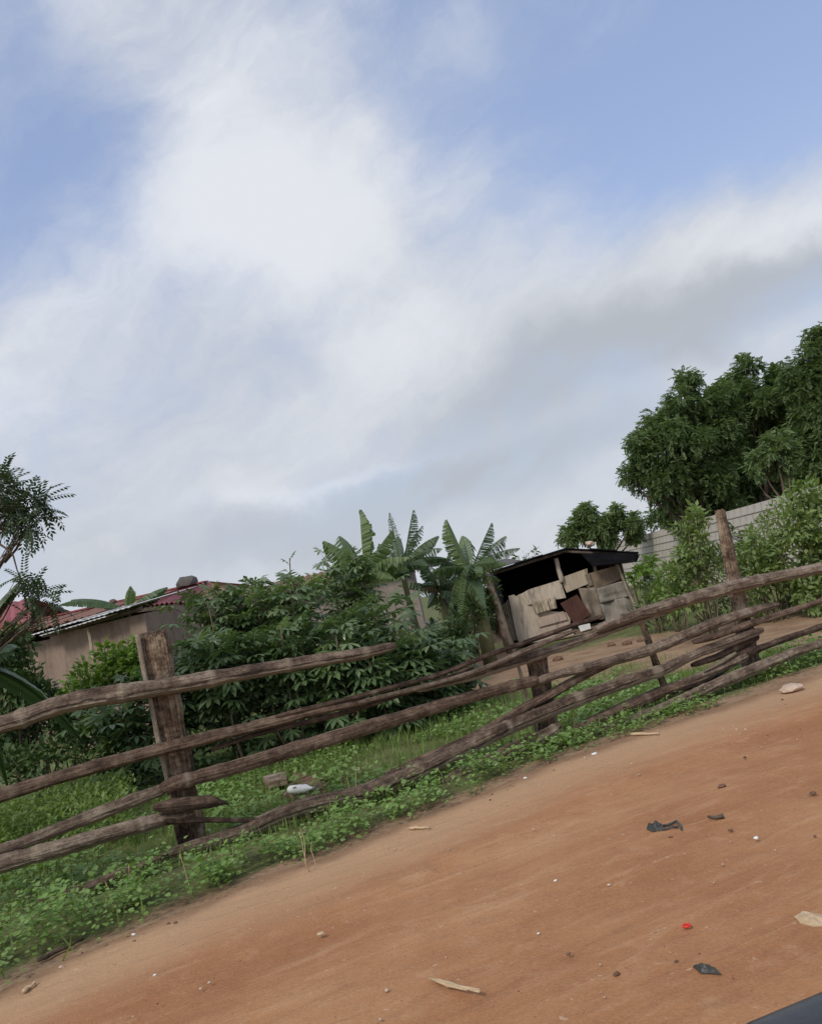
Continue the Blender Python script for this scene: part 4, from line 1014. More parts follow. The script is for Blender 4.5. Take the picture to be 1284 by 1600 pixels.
# ------------------------------------------------------------------ banana plants
def banana_leaf(parent, base, tip, width, arch, tears, m, seed, tilt=0.0, curl=0.75):
    rr = random.Random(seed); base, tip = Vector(base), Vector(tip)
    L = (tip - base).length; n = 22
    mid = (base + tip) / 2 + Vector((0, 0, arch * L))
    def q(t): return base * (1 - t) ** 2 + mid * 2 * t * (1 - t) + tip * t * t
    mb = MB(); t0 = 0.14
    pts = [q(i / n) for i in range(n + 1)]
    mb.tube(pts, [0.022 * (1 - 0.85 * i / n) * (L / 1.5) + 0.002 for i in range(n + 1)], 5, seed=seed)
    vs, fs = [], []
    for side in (-1, 1):
        k = 0; t = t0
        while t < 0.995:
            dt = rr.uniform(0.016, 0.085 if tears < 1 else (0.045 if tears < 1.25 else 0.034)) if tears else 0.06
            t1 = min(1.0, t + dt); g = rr.uniform(0.0, 0.35) * tears if tears < 1.25 else rr.uniform(0.9, 2.0)
            steps = 2; sd_drop = rr.uniform(0.0, 0.9) * tears
            ring = []
            for s_ in range(steps + 1):
                tt = t + (t1 - t) * (s_ / steps) * (1 - min(0.55, g * 0.3))
                p = q(tt); d = (q(min(1, tt + 0.01)) - q(max(0, tt - 0.01))).normalized()
                sidev = d.cross(Vector((0, 0, 1)))
                if sidev.length < 0.15: sidev = Vector((1, 0, 0)).cross(d)
                sidev.normalize(); nrm = sidev.cross(d).normalized()
                if tilt: sidev = sidev * math.cos(tilt) + nrm * math.sin(tilt); nrm = sidev.cross(d).normalized()
                w = width * (math.sin(math.pi * min(1, ((tt - t0) / (1 - t0)) * 0.86 + 0.1)) ** 0.6) / 2
                w *= rr.uniform(0.86, 1.03) * (1 - 0.62 * tt ** 5)
                a_ = curl + sd_drop * 0.5
                e1_ = p + sidev * side * w * 0.5 - nrm * w * 0.10 + nrm * 0.01 + d * w * 0.12
                e2_ = p + sidev * side * w * math.cos(a_) - nrm * w * math.sin(a_) + d * w * 0.3
                ring.append((p, e1_, e2_))
            for s_ in range(steps):
                n0 = len(vs); a1, b1_, c1 = ring[s_]; a2, b2_, c2 = ring[s_ + 1]
                vs += [a1, b1_, c1, a2, b2_, c2]
                fs += [(n0, n0 + 1, n0 + 4, n0 + 3), (n0 + 1, n0 + 2, n0 + 5, n0 + 4)]
            t = t1
    mb.add(vs, fs)
    return mb.build('leaf', M[m], parent)
def banana(px, py, D, tips, label, m='banana', stem=0.1, width=0.5, tears=0.8, name='banana_plant', group=None, base=None, seed=0, dry=0):
    crown = at(px, py, D); b = Vector((base if base is not None else crown.x, D, 0))
    root = empty(name, b, label, 'banana plant', group)
    pts = [b + Vector((0, 0, -0.1)), b.lerp(crown, 0.5) + Vector((0.02, 0, 0)), crown]
    MB().tube(pts, [stem * 1.2, stem, stem * 0.55], 10, wob=0.04, seed=seed).build('stem', M['banana_stem'], root)
    extra = []
    if len(tips) >= 7:
        for k in range(12):
            a_ = random.uniform(0, 6.28); L_ = random.uniform(38, 78)
            extra.append((px + math.cos(a_) * L_, py + abs(math.sin(a_)) * L_ * 0.5 - 22, math.sin(a_) * 0.7, random.uniform(0.15, 0.4), random.choice([m, 'banana_dark', m, 'dry' if k in (6, 11) else m]), width * random.uniform(0.55, 0.95)))
    for i, tp in enumerate(list(tips) + extra):
        tx, ty, dz, arch = tp[:4]; mm = tp[4] if len(tp) > 4 else m
        w = tp[5] if len(tp) > 5 else width
        banana_leaf(root, crown + Vector((random.uniform(-.03, .03), random.uniform(-.03, .03), random.uniform(-0.05, 0.1))), at(tx, ty, D + dz), w, arch, tears * (random.uniform(0.8, 1.6) if len(tips) >= 7 else 1), mm, seed * 31 + i, tilt=random.uniform(-0.6, 0.6) if len(tp) < 7 else tp[6])
    return root
banana(572, 905, 12.6, [(562, 797, 0.1, 0.02), (505, 846, -0.2, 0.18), (530, 838, 0.4, 0.25), (612, 830, -0.3, 0.12), (640, 872, -0.5, 0.2), (520, 905, -0.5, 0.3), (598, 858, 0.9, 0.2), (545, 870, -0.8, 0.2)],
       'leafy banana plant with pale green leaves rising above the cassava', seed=1, width=0.42)
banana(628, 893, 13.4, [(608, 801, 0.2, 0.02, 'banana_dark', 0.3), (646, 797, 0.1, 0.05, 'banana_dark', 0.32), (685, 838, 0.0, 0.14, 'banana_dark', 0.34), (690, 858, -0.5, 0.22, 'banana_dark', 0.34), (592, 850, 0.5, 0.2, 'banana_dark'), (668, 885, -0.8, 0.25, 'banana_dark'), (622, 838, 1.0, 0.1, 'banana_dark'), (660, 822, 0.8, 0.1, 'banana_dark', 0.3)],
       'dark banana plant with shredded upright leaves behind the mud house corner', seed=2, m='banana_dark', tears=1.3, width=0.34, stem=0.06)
banana(736, 898, 13.6, [(697, 812, 0.1, 0.06), (768, 817, -0.1, 0.05, 'banana_dark', 0.36), (790, 838, 0.3, 0.12, 'banana_dark'), (812, 857, 0.0, 0.2, 'banana_dark', 0.3), (682, 893, -0.2, 0.2), (722, 838, 0.8, 0.2), (700, 960, -0.3, 0.5), (720, 985, -0.6, 0.5), (758, 950, -0.7, 0.5, 'banana_dark'), (772, 880, -0.5, 0.3)],
       'banana plant with broad arching leaves just left of the hut', seed=3, width=0.42, tears=1.15)
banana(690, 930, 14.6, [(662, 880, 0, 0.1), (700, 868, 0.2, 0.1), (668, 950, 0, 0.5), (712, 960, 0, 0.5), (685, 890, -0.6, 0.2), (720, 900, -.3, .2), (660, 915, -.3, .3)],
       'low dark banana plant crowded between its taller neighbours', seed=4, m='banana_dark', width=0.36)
banana(200, 960, 15.4, [(204, 916, 0, 0.02, 'banana', 0.3, 0.9), (262, 918, 0.1, 0.12, 'banana_dark', 0.34), (93, 946, -0.2, 0.25, 'banana_dark', 0.3), (112, 938, 0.3, 0.2, 'banana_dark', 0.25), (150, 975, 0, 0.3)],
       'banana plant between the grey shed roof and the red roof', seed=5)
banana(-70, 1060, 7.0, [(34, 908, 0.0, 0.12, 'banana_dark', 0.16, 0.1), (130, 1160, 1.2, 0.30, 'banana_dark', 0.22, 0.5), (14, 1235, 1.2, 0.5, 'banana_dark', 0.2), (26, 1010, 0.6, 0.15, 'banana_dark', 0.3), (-150, 940, 0.2, 0.1), (-200, 1010, -0.3, 0.2)],
       'banana plant at the left edge with dark drooping leaves', seed=6, tears=0.12, width=0.34, stem=0.07)

# ------------------------------------------------------------------ cassava
def cassava_mesh(seed, lobes=7, joined=False):
    rr = random.Random(seed); vs, fs = [], []
    # petiole from origin to the palm, then lobes; leaf length 1 = lobe length
    n0 = 0; w = 0.016
    P0, P1_ = Vector((0, 0, 0)), Vector((0, 0.95, 0.22))
    vs += [P0 + Vector((-w, 0, 0)), P0 + Vector((w, 0, 0)), P1_ + Vector((w, 0, 0)), P1_ + Vector((-w, 0, 0)), P0 + Vector((0, 0, -2 * w)), P1_ + Vector((0, 0, -2 * w))]
    fs += [(0, 1, 2), (0, 2, 3), (1, 4, 5), (1, 5, 2), (4, 0, 3), (4, 3, 5)]
    for i in range(lobes):
        a_ = (i - (lobes - 1) / 2) * (2.0 * math.pi * 0.80 / lobes) + rr.uniform(-0.08, 0.08)
        L = (1.0 - 0.35 * abs(i - (lobes - 1) / 2) / lobes * 2) * rr.uniform(0.9, 1.05)
        d = Vector((math.sin(a_), math.cos(a_), 0)); s_ = Vector((math.cos(a_), -math.sin(a_), 0))
        dr = rr.uniform(0.12, 0.42); wd = 0.14
        n0 = len(vs)
        vs += [P1_, P1_ + d * L * 0.4 + s_ * wd * 0.7 + Vector((0, 0, 0.02 - dr * 0.1)), P1_ + d * L * 0.42 + Vector((0, 0, -0.02 - dr * 0.1)), P1_ + d * L * 0.4 - s_ * wd * 0.7 + Vector((0, 0, 0.02 - dr * 0.1)),
               P1_ + d * L * 0.72 + s_ * wd + Vector((0, 0, 0.02 - dr * 0.4)), P1_ + d * L * 0.72 + Vector((0, 0, -0.03 - dr * 0.4)), P1_ + d * L * 0.72 - s_ * wd + Vector((0, 0, 0.02 - dr * 0.4)), P1_ + d * L + Vector((0, 0, -dr))]
        for f in ((0, 1, 2), (0, 2, 3), (1, 4, 5), (1, 5, 2), (2, 5, 6), (2, 6, 3), (4, 7, 5), (5, 7, 6)):
            fs.append(tuple(k + n0 for k in f))
    return vs, fs
CL = []
for s_ in range(4):
    v_, f_ = cassava_mesh(s_, 7 if s_ < 3 else 5)
    me = bpy.data.meshes.new('leaf'); me.from_pydata(v_, [], f_); me.materials.append(M['cassava']); me.update(); CL.append((me, v_, f_))
ncass = 0
def cassava(px, py, D, label, n=60, spread=0.5, lf=0.15, stems=4, low=0.25, bulk=140, name='cassava_bush'):
    top = at(px, py, D); b = Vector((top.x, top.y, 0)); H = top.z
    root = empty(name, b, label, 'cassava bush', 'cassava bushes behind the fence')
    mb = MB(); ends = []
    for k in range(stems):
        a_ = k / stems * 6.28 + random.uniform(-.5, .5); rr_ = spread * random.uniform(0.35, 0.75)
        hh = H * (0.98 if k == 0 else random.uniform(0.84, 1.0))
        e = b + Vector((math.cos(a_) * rr_ * (0.2 if k == 0 else 1), math.sin(a_) * rr_ * (0.2 if k == 0 else 1), hh - 0.04))
        pts = limb(mb, b + Vector((random.uniform(-.05, .05), random.uniform(-.05, .05), -0.05)), e, 0.017, 0.007, k + int(px), 0, 5, 6); ends.append(pts)
    mb.build('stem', M['stem'], root)
    def place(t_low):
        pts = random.choice(ends); t = random.uniform(t_low, 1.0) ** 0.8; i = min(len(pts) - 2, int(t * (len(pts) - 1)))
        p = pts[i].lerp(pts[i + 1], t * (len(pts) - 1) - i)
        az = random.uniform(0, 6.283); el = random.uniform(-0.35, 0.5) if t < 0.92 else random.uniform(0.1, 0.9)
        d = Vector((math.cos(az) * math.cos(el), math.sin(az) * math.cos(el), math.sin(el)))
        return p, d, t
    for k in range(n):
        p, d, t = place(low + 0.2)
        if random.random() < 0.6 and d.y > 0.2: d.y = -d.y            # leaves turn to the open side
        q = d.to_track_quat('Y', 'Z') @ Quaternion((0, 1, 0), random.uniform(-0.4, 0.4))
        o = link('leaf', CL[random.randrange(4)][0], root)
        s_ = lf * random.uniform(0.75, 1.2) * (0.7 if t > 0.93 else 1)
        o.location = p - b + Vector((0, 0, 0)); o.rotation_mode = 'QUATERNION'; o.rotation_quaternion = q; o.scale = (s_, s_, s_)
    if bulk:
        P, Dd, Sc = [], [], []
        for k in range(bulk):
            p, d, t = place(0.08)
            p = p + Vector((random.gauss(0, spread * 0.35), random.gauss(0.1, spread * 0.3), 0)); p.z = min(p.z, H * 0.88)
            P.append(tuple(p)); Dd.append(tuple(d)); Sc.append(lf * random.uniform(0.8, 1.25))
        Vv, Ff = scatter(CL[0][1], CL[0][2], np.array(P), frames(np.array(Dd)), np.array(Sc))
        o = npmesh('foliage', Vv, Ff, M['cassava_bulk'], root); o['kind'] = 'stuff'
    return root
for args in [
    (325, 930, 9.9, 'cassava bush in front of the red roof end, leftmost tall one', 75, 0.5),
    (388, 912, 10.2, 'pale topped cassava bush between the red roof and the slender sprig', 80, 0.55),
    (455, 922, 10.0, 'cassava bush with dense crown before the pale mud house roof', 80, 0.55),
    (536, 872, 11.0, 'tall cassava bush standing against the pale green banana plant', 80, 0.5),
    (570, 955, 9.7, 'cassava bush in front of the mud house wall', 75, 0.5),
    (655, 1000, 9.6, 'low cassava bush at the right end of the thicket', 55, 0.45),
    (262, 1035, 9.0, 'low cassava bush directly behind the broad left post', 60, 0.4),
    (340, 1010, 8.9, 'cassava bush right of the broad left post, above the second rail', 75, 0.45),
    (430, 985, 9.0, 'dark cassava bush in the middle of the thicket front', 75, 0.5),
    (515, 985, 9.1, 'cassava bush whose leaves droop over the end of the thick top rail', 75, 0.5),
    (590, 1030, 9.1, 'small cassava bush near the end of the dark second rail', 55, 0.4),
    (690, 1050, 10.2, 'small dark cassava bush beside the bare earth left of the hut', 45, 0.35),
    (185, 1100, 8.9, 'low cassava bush left of the broad left post', 50, 0.4)]:
    cassava(args[0], args[1] - 16, args[2], args[3], int(args[4] * 1.3), args[5], lf=0.155, bulk=190)
cassava(447, 862, 10.3, 'thin cassava sprig standing clear against the sky', 16, 0.22, 0.13, 3, 0.6, 0)

# ------------------------------------------------------------------ shrubs
def shrub(name, blobs, m, label, size=0.06, dens=900, group=None, tpl=(LEAF_V, LEAF_F), cat='shrub'):
    zc_ = sum((Vector(b[0]) for b in blobs), Vector()) / len(blobs)
    base = Vector((zc_.x, zc_.y, 0)); root = empty(name, base, label, cat, group)
    mb = MB(); P, Dd, SC = [], [], []
    for bi, (c, r) in enumerate(blobs):
        c = np.array(c, float); r3 = np.array(r, float)
        for k in range(3):
            e = Vector(c) + Vector((random.uniform(-.6, .6) * r3[0], random.uniform(-.6, .6) * r3[1], r3[2] * random.uniform(0.2, 0.8)))
            limb(mb, base + Vector((random.uniform(-.12, .12), random.uniform(-.1, .1), -0.05)), e, 0.014, 0.004, bi * 3 + k, 0, 5, 6)
        n = int(dens * float(np.prod(r3)) ** (2 / 3)); nc = 16
        cc = c + unit(nc) * r3 * rng.uniform(0.4, 0.9, (nc, 1)); idx = rng.integers(0, nc, n)
        loc = unit(n) * (rng.uniform(0, 1, (n, 1)) ** 0.5) * r3 * 0.42; p = cc[idx] + loc
        d = (p - c) / r3 * 0.6 + loc / r3 + unit(n) * 0.7 + np.array([0, 0, 0.1])
        ok = p[:, 2] > 0.02
        P.append(p[ok]); Dd.append(d[ok]); SC.append(rng.uniform(0.6, 1.3, ok.sum()) * size)
    P, Dd, SC = map(np.concatenate, (P, Dd, SC))
    Vv, Ff = scatter(tpl[0], tpl[1], P, frames(Dd, None, rng.uniform(-0.8, 0.8, len(P))), SC)
    mb.build('stem', M['stem'], root)
    o = npmesh('foliage', Vv, Ff, M[m], root); o['kind'] = 'stuff'
    return root
# beyond the fence, right
shrub('shrub', B3([(1090, 812, 22, 0), (1082, 850, 34, 0), (1075, 900, 38, 0), (1105, 880, 30, 0.2), (1060, 935, 30, 0)], 11.5), 'shrub', 'upright light green shrub just left of the tall narrow post', 0.088, 6800)
shrub('shrub', B3([(1185, 850, 34, 0), (1175, 895, 34, 0), (1215, 875, 40, 0.2), (1205, 925, 36, 0)], 12), 'shrub', 'leafy shrub close to the right of the tall narrow post', 0.092, 5280)
shrub('shrub', B3([(1252, 782, 30, 0), (1245, 820, 42, 0), (1290, 820, 50, 0.2), (1250, 870, 44, 0), (1300, 880, 55, 0.2), (1265, 920, 35, 0)], 11.6), 'shrub', 'tallest leafy shrub at the right edge in front of the wall', 0.098, 5060)
shrub('shrub', B3([(1008, 880, 22, 0), (1000, 905, 20, 0), (1022, 915, 18, 0)], 15.5), 'shrub_yellow', 'small bright shrub against the wall right of the hut roof', 0.115, 3300)
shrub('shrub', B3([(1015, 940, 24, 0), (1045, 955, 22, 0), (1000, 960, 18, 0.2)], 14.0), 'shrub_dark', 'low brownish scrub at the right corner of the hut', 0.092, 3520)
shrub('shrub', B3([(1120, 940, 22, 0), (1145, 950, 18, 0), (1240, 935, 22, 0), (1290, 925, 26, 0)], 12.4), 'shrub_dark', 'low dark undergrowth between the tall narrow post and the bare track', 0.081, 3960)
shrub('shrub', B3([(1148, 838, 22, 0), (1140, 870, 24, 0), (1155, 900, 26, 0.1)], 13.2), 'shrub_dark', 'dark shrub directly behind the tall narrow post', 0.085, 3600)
shrub('shrub', B3([(1040, 905, 22, 0), (1030, 930, 22, 0), (1062, 890, 18, 0)], 13.4), 'shrub_yellow', 'fresh green bush between the hut and the upright shrub', 0.09, 3600)
shrub('shrub', B3([(1195, 812, 16, 0), (1215, 800, 20, 0.1), (1180, 830, 18, 0)], 13.8), 'shrub', 'loose pale sprigs reaching over the wall top between the two right shrubs', 0.085, 3000)
# left
shrub('shrub', B3([(185, 1030, 34, 0), (215, 1045, 30, 0), (150, 1060, 34, 0), (240, 1050, 26, 0), (110, 1085, 34, 0.2)], 10.2), 'shrub_yellow', 'yellowish green bush below the shed wall', 0.1, 7600)
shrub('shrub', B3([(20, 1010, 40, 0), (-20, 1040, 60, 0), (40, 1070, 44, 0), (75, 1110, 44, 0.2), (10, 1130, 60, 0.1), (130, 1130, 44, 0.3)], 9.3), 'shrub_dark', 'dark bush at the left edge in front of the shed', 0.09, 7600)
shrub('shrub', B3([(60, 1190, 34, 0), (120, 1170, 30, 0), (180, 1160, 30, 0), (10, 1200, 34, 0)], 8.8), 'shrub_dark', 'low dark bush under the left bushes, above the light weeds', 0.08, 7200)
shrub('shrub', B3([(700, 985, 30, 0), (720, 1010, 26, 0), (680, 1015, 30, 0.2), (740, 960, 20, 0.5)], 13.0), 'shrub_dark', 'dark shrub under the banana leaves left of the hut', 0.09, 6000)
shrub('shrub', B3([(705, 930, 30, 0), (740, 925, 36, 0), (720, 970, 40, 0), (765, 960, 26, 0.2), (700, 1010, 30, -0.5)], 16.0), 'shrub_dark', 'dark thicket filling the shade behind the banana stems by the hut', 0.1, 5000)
shrub('shrub', B3([(560, 900, 26, 0), (525, 905, 28, 0), (545, 880, 22, 0), (490, 915, 20, 0)], 12.9), 'shrub', 'leafy green bush around the foot of the pale banana plant', 0.1, 3500)
# open crown shrub twigs by the sky behind the hut roof
shrub('palm_tuft', B3([(822, 868, 7, 0), (836, 864, 6, 0), (810, 872, 6, 0)], 22), 'neem', 'tiny dark leaf tuft showing above the left hut roof', 0.16, 900)

# ------------------------------------------------------------------ ground cover
def patch_points(n, x0, x1, y0, y1, keep):
    out = []
    xs = rng.uniform(x0, x1, n); ys = rng.uniform(y0, y1, n); k = rng.uniform(0, 1, n)
    for x, y, t in zip(xs, ys, k):
        if t < keep(x, y): out.append((x, y, relief(x, y)))
    return np.array(out)
BLV_ = [(-0.03, 0, 0), (0.03, 0, 0), (0.022, 0.6, 0.04), (-0.022, 0.6, 0.04), (0, 1, 0.2)]
BLF_ = [(0, 1, 2), (0, 2, 3), (3, 2, 4)]
# verge weeds (between the fence foot and the road)
def vkeep(x, y):
    e = float(edge_y(x)) + 0.07 * vn(x, 0, 2.1, 9); f = fence_y(x)
    u = (y - e) / max(0.2, (f - e))
    px = proj((x, y, 0))[0]
    umax = float(np.interp(px, [-100, 150, 260, 480, 620, 1300], [0.72, 0.68, 0.58, 0.5, 0.6, 0.85]))
    if u < 0.0 or u > umax: return 0
    gap = vn(x, y, 1.4, 12) * 0.9 + vn(x, y, 4.5, 16) * 1.3 + 0.62
    if px > 850: gap -= 0.30 * min(1.0, (px - 850) / 150)
    if px > 1130: gap -= 0.2
    core = min(1, u * 5 + 0.1) * min(1.0, (umax - u) / 0.2)
    return max(0, min(1, gap)) * core
Pw = patch_points(80000, -4.6, 9.0, 3.2, 9.6, vkeep)
lst = []; stems = []
nL = 5
for k in range(nL):
    m_ = len(Pw)
    hmax = np.array([0.17 if proj(p)[0] < 330 else (0.13 if proj(p)[0] < 850 else 0.09) for p in Pw]) if k == 0 else hmax
    hmod = np.array([0.45 + 1.1 * max(0, 0.45 + vn(p[0], p[1], 2.2, 3) + 0.8 * vn(p[0], p[1], 6.5, 5)) for p in Pw]) if k == 0 else hmod
    h = hmax * hmod * (0.12 + 0.95 * ((k + rng.uniform(0, 1, m_)) / nL) ** 0.7)
    p = Pw + np.stack([rng.normal(0, 0.03, m_), rng.normal(0, 0.03, m_), h], 1)
    a_ = rng.uniform(0, 6.283, m_); el = rng.uniform(-0.25, 0.7, m_)
    d = np.stack([np.cos(a_) * np.cos(el), np.sin(a_) * np.cos(el), np.sin(el)], 1)
    lst.append(scatter(ROUND_V, ROUND_F, p, frames(d, None, rng.uniform(-.4, .4, m_)), rng.uniform(0.018, 0.04, m_)))
Vv, Ff = merge(lst)
wd = npmesh('verge_weeds', Vv, Ff, M['weed']); tag(wd, 'low round leaved weeds crowding between the fence foot and the dirt road', 'weeds', kind='stuff')
# grass tufts and fallen dry leaves mixed into the verge
Pv = patch_points(26000, -4.6, 9.0, 3.2, 9.6, lambda x, y: vkeep(x, y) * (1.0 if vn(x, y, 3.0, 41) > 0.12 else 0.12))
m_ = len(Pv); a_ = rng.uniform(0, 6.283, m_); el = rng.uniform(0.5, 1.5, m_)
d = np.stack([np.cos(a_) * np.cos(el), np.sin(a_) * np.cos(el), np.sin(el)], 1)
Vv, Ff = scatter(BLV_, BLF_, Pv, frames(d), rng.uniform(0.06, 0.2, m_))
tag(npmesh('verge_grass', Vv, Ff, M['grass']), 'thin grass blades standing among the round leaved verge weeds', 'grass', kind='stuff')
Pd = patch_points(9000, -4.6, 9.0, 3.2, 9.6, lambda x, y: 0.35 if -0.12 < y - edge_y(x) < 0.35 else (0.05 if y > edge_y(x) and y < fence_y(x) + 0.5 else 0))
m_ = len(Pd); a_ = rng.uniform(0, 6.283, m_); Pd[:, 2] += rng.uniform(0.012, 0.03, m_)
d = np.stack([np.cos(a_), np.sin(a_), rng.uniform(-0.1, 0.2, m_)], 1)
Vv, Ff = scatter(LEAF_V, LEAF_F, Pd, frames(d), rng.uniform(0.012, 0.04, m_))
tag(npmesh('dry_leaves', Vv, Ff, M['dry']), 'small dry brown leaves littering the edge between weeds and road', 'leaves', kind='stuff')
# dry stalks in the verge
mb = MB()
for (px, py) in [(548, 1255), (556, 1262), (540, 1250), (485, 1365), (492, 1362), (480, 1358), (195, 1420), (180, 1424), (300, 1395), (700, 1235), (360, 1372), (905, 1150), (1010, 1080)]:
    b = gnd(px, py); limb(mb, b, b + Vector((random.uniform(-.05, .05), random.uniform(-.05, .05), random.uniform(0.12, 0.24))), 0.003, 0.0015, px, 0, 4, 4)
tag(mb.build('dry_stalks', M['straw']), 'dry straw coloured stalks standing in the verge weeds', 'stalks', kind='stuff')
# grass and small herbs behind the fence
def gkeep(x, y):
    if y < fence_y(x) - 0.35: return 0
    b = bare(x, y); near = 1.0 if y < 9.5 else max(0.15, 1 - (y - 9.5) / 5)
    return max(0, 1 - b * 1.25) * near * max(0.25, min(1, 0.8 + vn(x, y, 0.8, 14)))
Pg = patch_points(150000, -5.5, 9.5, 4.2, 15.5, gkeep)
m_ = len(Pg); a_ = rng.uniform(0, 6.283, m_); el = rng.uniform(0.7, 1.5, m_)
d = np.stack([np.cos(a_) * np.cos(el), np.sin(a_) * np.cos(el), np.sin(el)], 1)
BLV = [(-0.05, 0, 0), (0.05, 0, 0), (0.035, 0.6, 0.03), (-0.035, 0.6, 0.03), (0, 1, 0.15)]
BLF = [(0, 1, 2), (0, 2, 3), (3, 2, 4)]
gh = np.array([0.06 + 0.05 * max(0, vn(p[0], p[1], 0.9, 21) + 0.3) for p in Pg]) * rng.uniform(0.5, 1.5, m_)
Vv, Ff = scatter(BLV, BLF, Pg, frames(d), gh)
tag(npmesh('grass', Vv, Ff, M['grass']), 'short bright green grass covering the yard behind the fence', 'grass', kind='stuff')
Ph = patch_points(60000, -5.5, 9.5, 4.6, 13.0, lambda x, y: gkeep(x, y) * max(0, min(1, 0.45 + 1.5 * vn(x, y, 1.1, 30))))
lst = []
for k in range(3):
    m_ = len(Ph); a_ = rng.uniform(0, 6.283, m_); el = rng.uniform(-0.2, 0.8, m_)
    d = np.stack([np.cos(a_) * np.cos(el), np.sin(a_) * np.cos(el), np.sin(el)], 1)
    p = Ph + np.stack([rng.normal(0, 0.02, m_), rng.normal(0, 0.02, m_), rng.uniform(0.01, 0.10, m_)], 1)
    lst.append(scatter(ROUND_V, ROUND_F, p, frames(d), rng.uniform(0.025, 0.055, m_)))
Vv, Ff = merge(lst)
tag(npmesh('yard_herbs', Vv, Ff, M['weed']), 'patches of small leafy herbs in the yard grass behind the fence', 'herbs', kind='stuff')
# taller feathery weeds at the left behind the fence
q0 = gnd(60, 1290); q1 = gnd(230, 1235)
def tkeep(x, y):
    px, py = proj((x, y, 0))
    return 1.0 if (px < 210 and py < 1330 and py > 1225 and y > fence_y(x) + 0.3) else 0
Pt = patch_points(7000, -5.5, -1.5, 5.5, 8.5, tkeep)
lst = []
for k in range(5):
    m_ = len(Pt); a_ = rng.uniform(0, 6.283, m_); el = rng.uniform(0.0, 1.2, m_)
    d = np.stack([np.cos(a_) * np.cos(el), np.sin(a_) * np.cos(el), np.sin(el)], 1)
    p = Pt + np.stack([rng.normal(0, 0.03, m_), rng.normal(0, 0.03, m_), rng.uniform(0.02, 0.3, m_)], 1)
    lst.append(scatter(LEAF_V, LEAF_F, p, frames(d), rng.uniform(0.03, 0.07, m_)))
Vv, Ff = merge(lst)
tag(npmesh('tall_weeds', Vv, Ff, M['grass']), 'taller pale green feathery weeds behind the fence at the left edge', 'weeds', kind='stuff')

# ------------------------------------------------------------------ litter and stones
dp = gnd(465, 1235)
db = empty('rubbish_heap', (dp.x, dp.y, 0), 'heap of broken brown boards on the grass behind the fence', 'rubbish heap')
def slab(px, D_off, th, m, parent, name='board', lift=0.0):
    pts = [gnd(x, y, lift) for x, y in px]
    return MB().hull(pts, (0, 0, th)).build(name, M[m], parent)
slab([(412, 1222), (447, 1214), (450, 1226), (420, 1232)], 0, 0.05, 'rail', db, lift=0.06)
slab([(448, 1246), (460, 1210), (500, 1222), (508, 1238)], 0, 0.03, 'soil', db, lift=0.03)
slab([(440, 1252), (470, 1236), (515, 1232), (500, 1250)], 0, 0.05, 'brownboard', db, lift=0.0)
for k in range(7):
    p = gnd(random.uniform(415, 515), random.uniform(1222, 1250))
    lump('clod', (p.x, p.y, 0.03), random.uniform(0.02, 0.045), 'soil', parent=db, seed=k, sub=1)
def bottle(px0, px1, r, label):
    A_, B_ = gnd(*px0, r), gnd(*px1, r); A_.z = B_.z = relief(A_.x, A_.y) + r + 0.05
    d = (B_ - A_); L = d.length; n = 12
    prof = [0.55, 0.95, 1, 1, 0.94, 1, 1, 0.94, 1, 0.9, 0.5, 0.34, 0.34]
    pts = [A_ + d * (i / n) for i in range(n + 1)]
    o = MB().tube(pts, [r * k for k in prof], 14).build('plastic_bottle', M['white'], None, origin=A_)
    tag(o, label, 'bottle')
    MB().tube([B_ - d * 0.005, B_ + d * 0.09], r * 0.42, 12).build('cap', M['greycloth'], o)
bottle((453, 1246), (492, 1243), 0.032, 'white plastic bottle lying in the grass beside the rubbish heap')
def crumple(name, px, py, sx, sy, h, m, label, cat, seed, rz=0.0, thin=0.3):
    p = gnd(px, py); n = 12; vs = []; fs = []
    c, s_ = math.cos(rz), math.sin(rz)
    for side in (0, 1):
        for j in range(n + 1):
            for i in range(n + 1):
                u, v = i / n * 2 - 1, j / n * 2 - 1
                ang = math.atan2(v, u); lim = 0.75 + 0.35 * mnoise.noise(Vector((math.cos(ang) * 1.4 + seed, math.sin(ang) * 1.4, seed)))
                u2 = u * lim * (1 - thin * abs(v)); v2 = v * lim
                z = h * (0.25 + max(0, mnoise.noise(Vector((u * 2.1 + seed, v * 2.1, 1))) + 0.45)) * (1 - max(abs(u), abs(v)) ** 2 * 0.9)
                x = (u2 * c * sx - v2 * s_ * sy) / 2; y = (u2 * s_ * sx + v2 * c * sy) / 2
                vs.append(Vector((p.x + x, p.y + y, relief(p.x, p.y) + 0.010 + z - 0.004 * side)))
    N2 = (n + 1) ** 2
    for j in range(n):
        for i in range(n):
            a_ = j * (n + 1) + i
            fs.append((a_, a_ + 1, a_ + n + 2, a_ + n + 1)); fs.append((N2 + a_ + n + 1, N2 + a_ + n + 2, N2 + a_ + 1, N2 + a_))
    rim = [i for i in range(n)] + [i * (n + 1) + n for i in range(n)] + [n * (n + 1) + n - i for i in range(n)] + [(n - i) * (n + 1) for i in range(n)]
    for k in range(len(rim)):
        a_, b2 = rim[k], rim[(k + 1) % len(rim)]; fs.append((b2, a_, N2 + a_, N2 + b2))
    o = MB().add(vs, fs).build(name, M[m], None, origin=(p.x, p.y, 0)); tag(o, label, cat); return o
def wpx(px, py, n): p = gnd(px, py); return n * (p - CAMP).dot(FWD) / FPX
crumple('plastic_bag', 1026, 1299, wpx(1026, 1299, 36), 0.11, 0.035, 'rag', 'black crumpled plastic bag on the red dirt road, the larger dark scrap', 'bag', 3, 0.1)
o = bpy.data.objects['plastic_bag']
mb = MB()
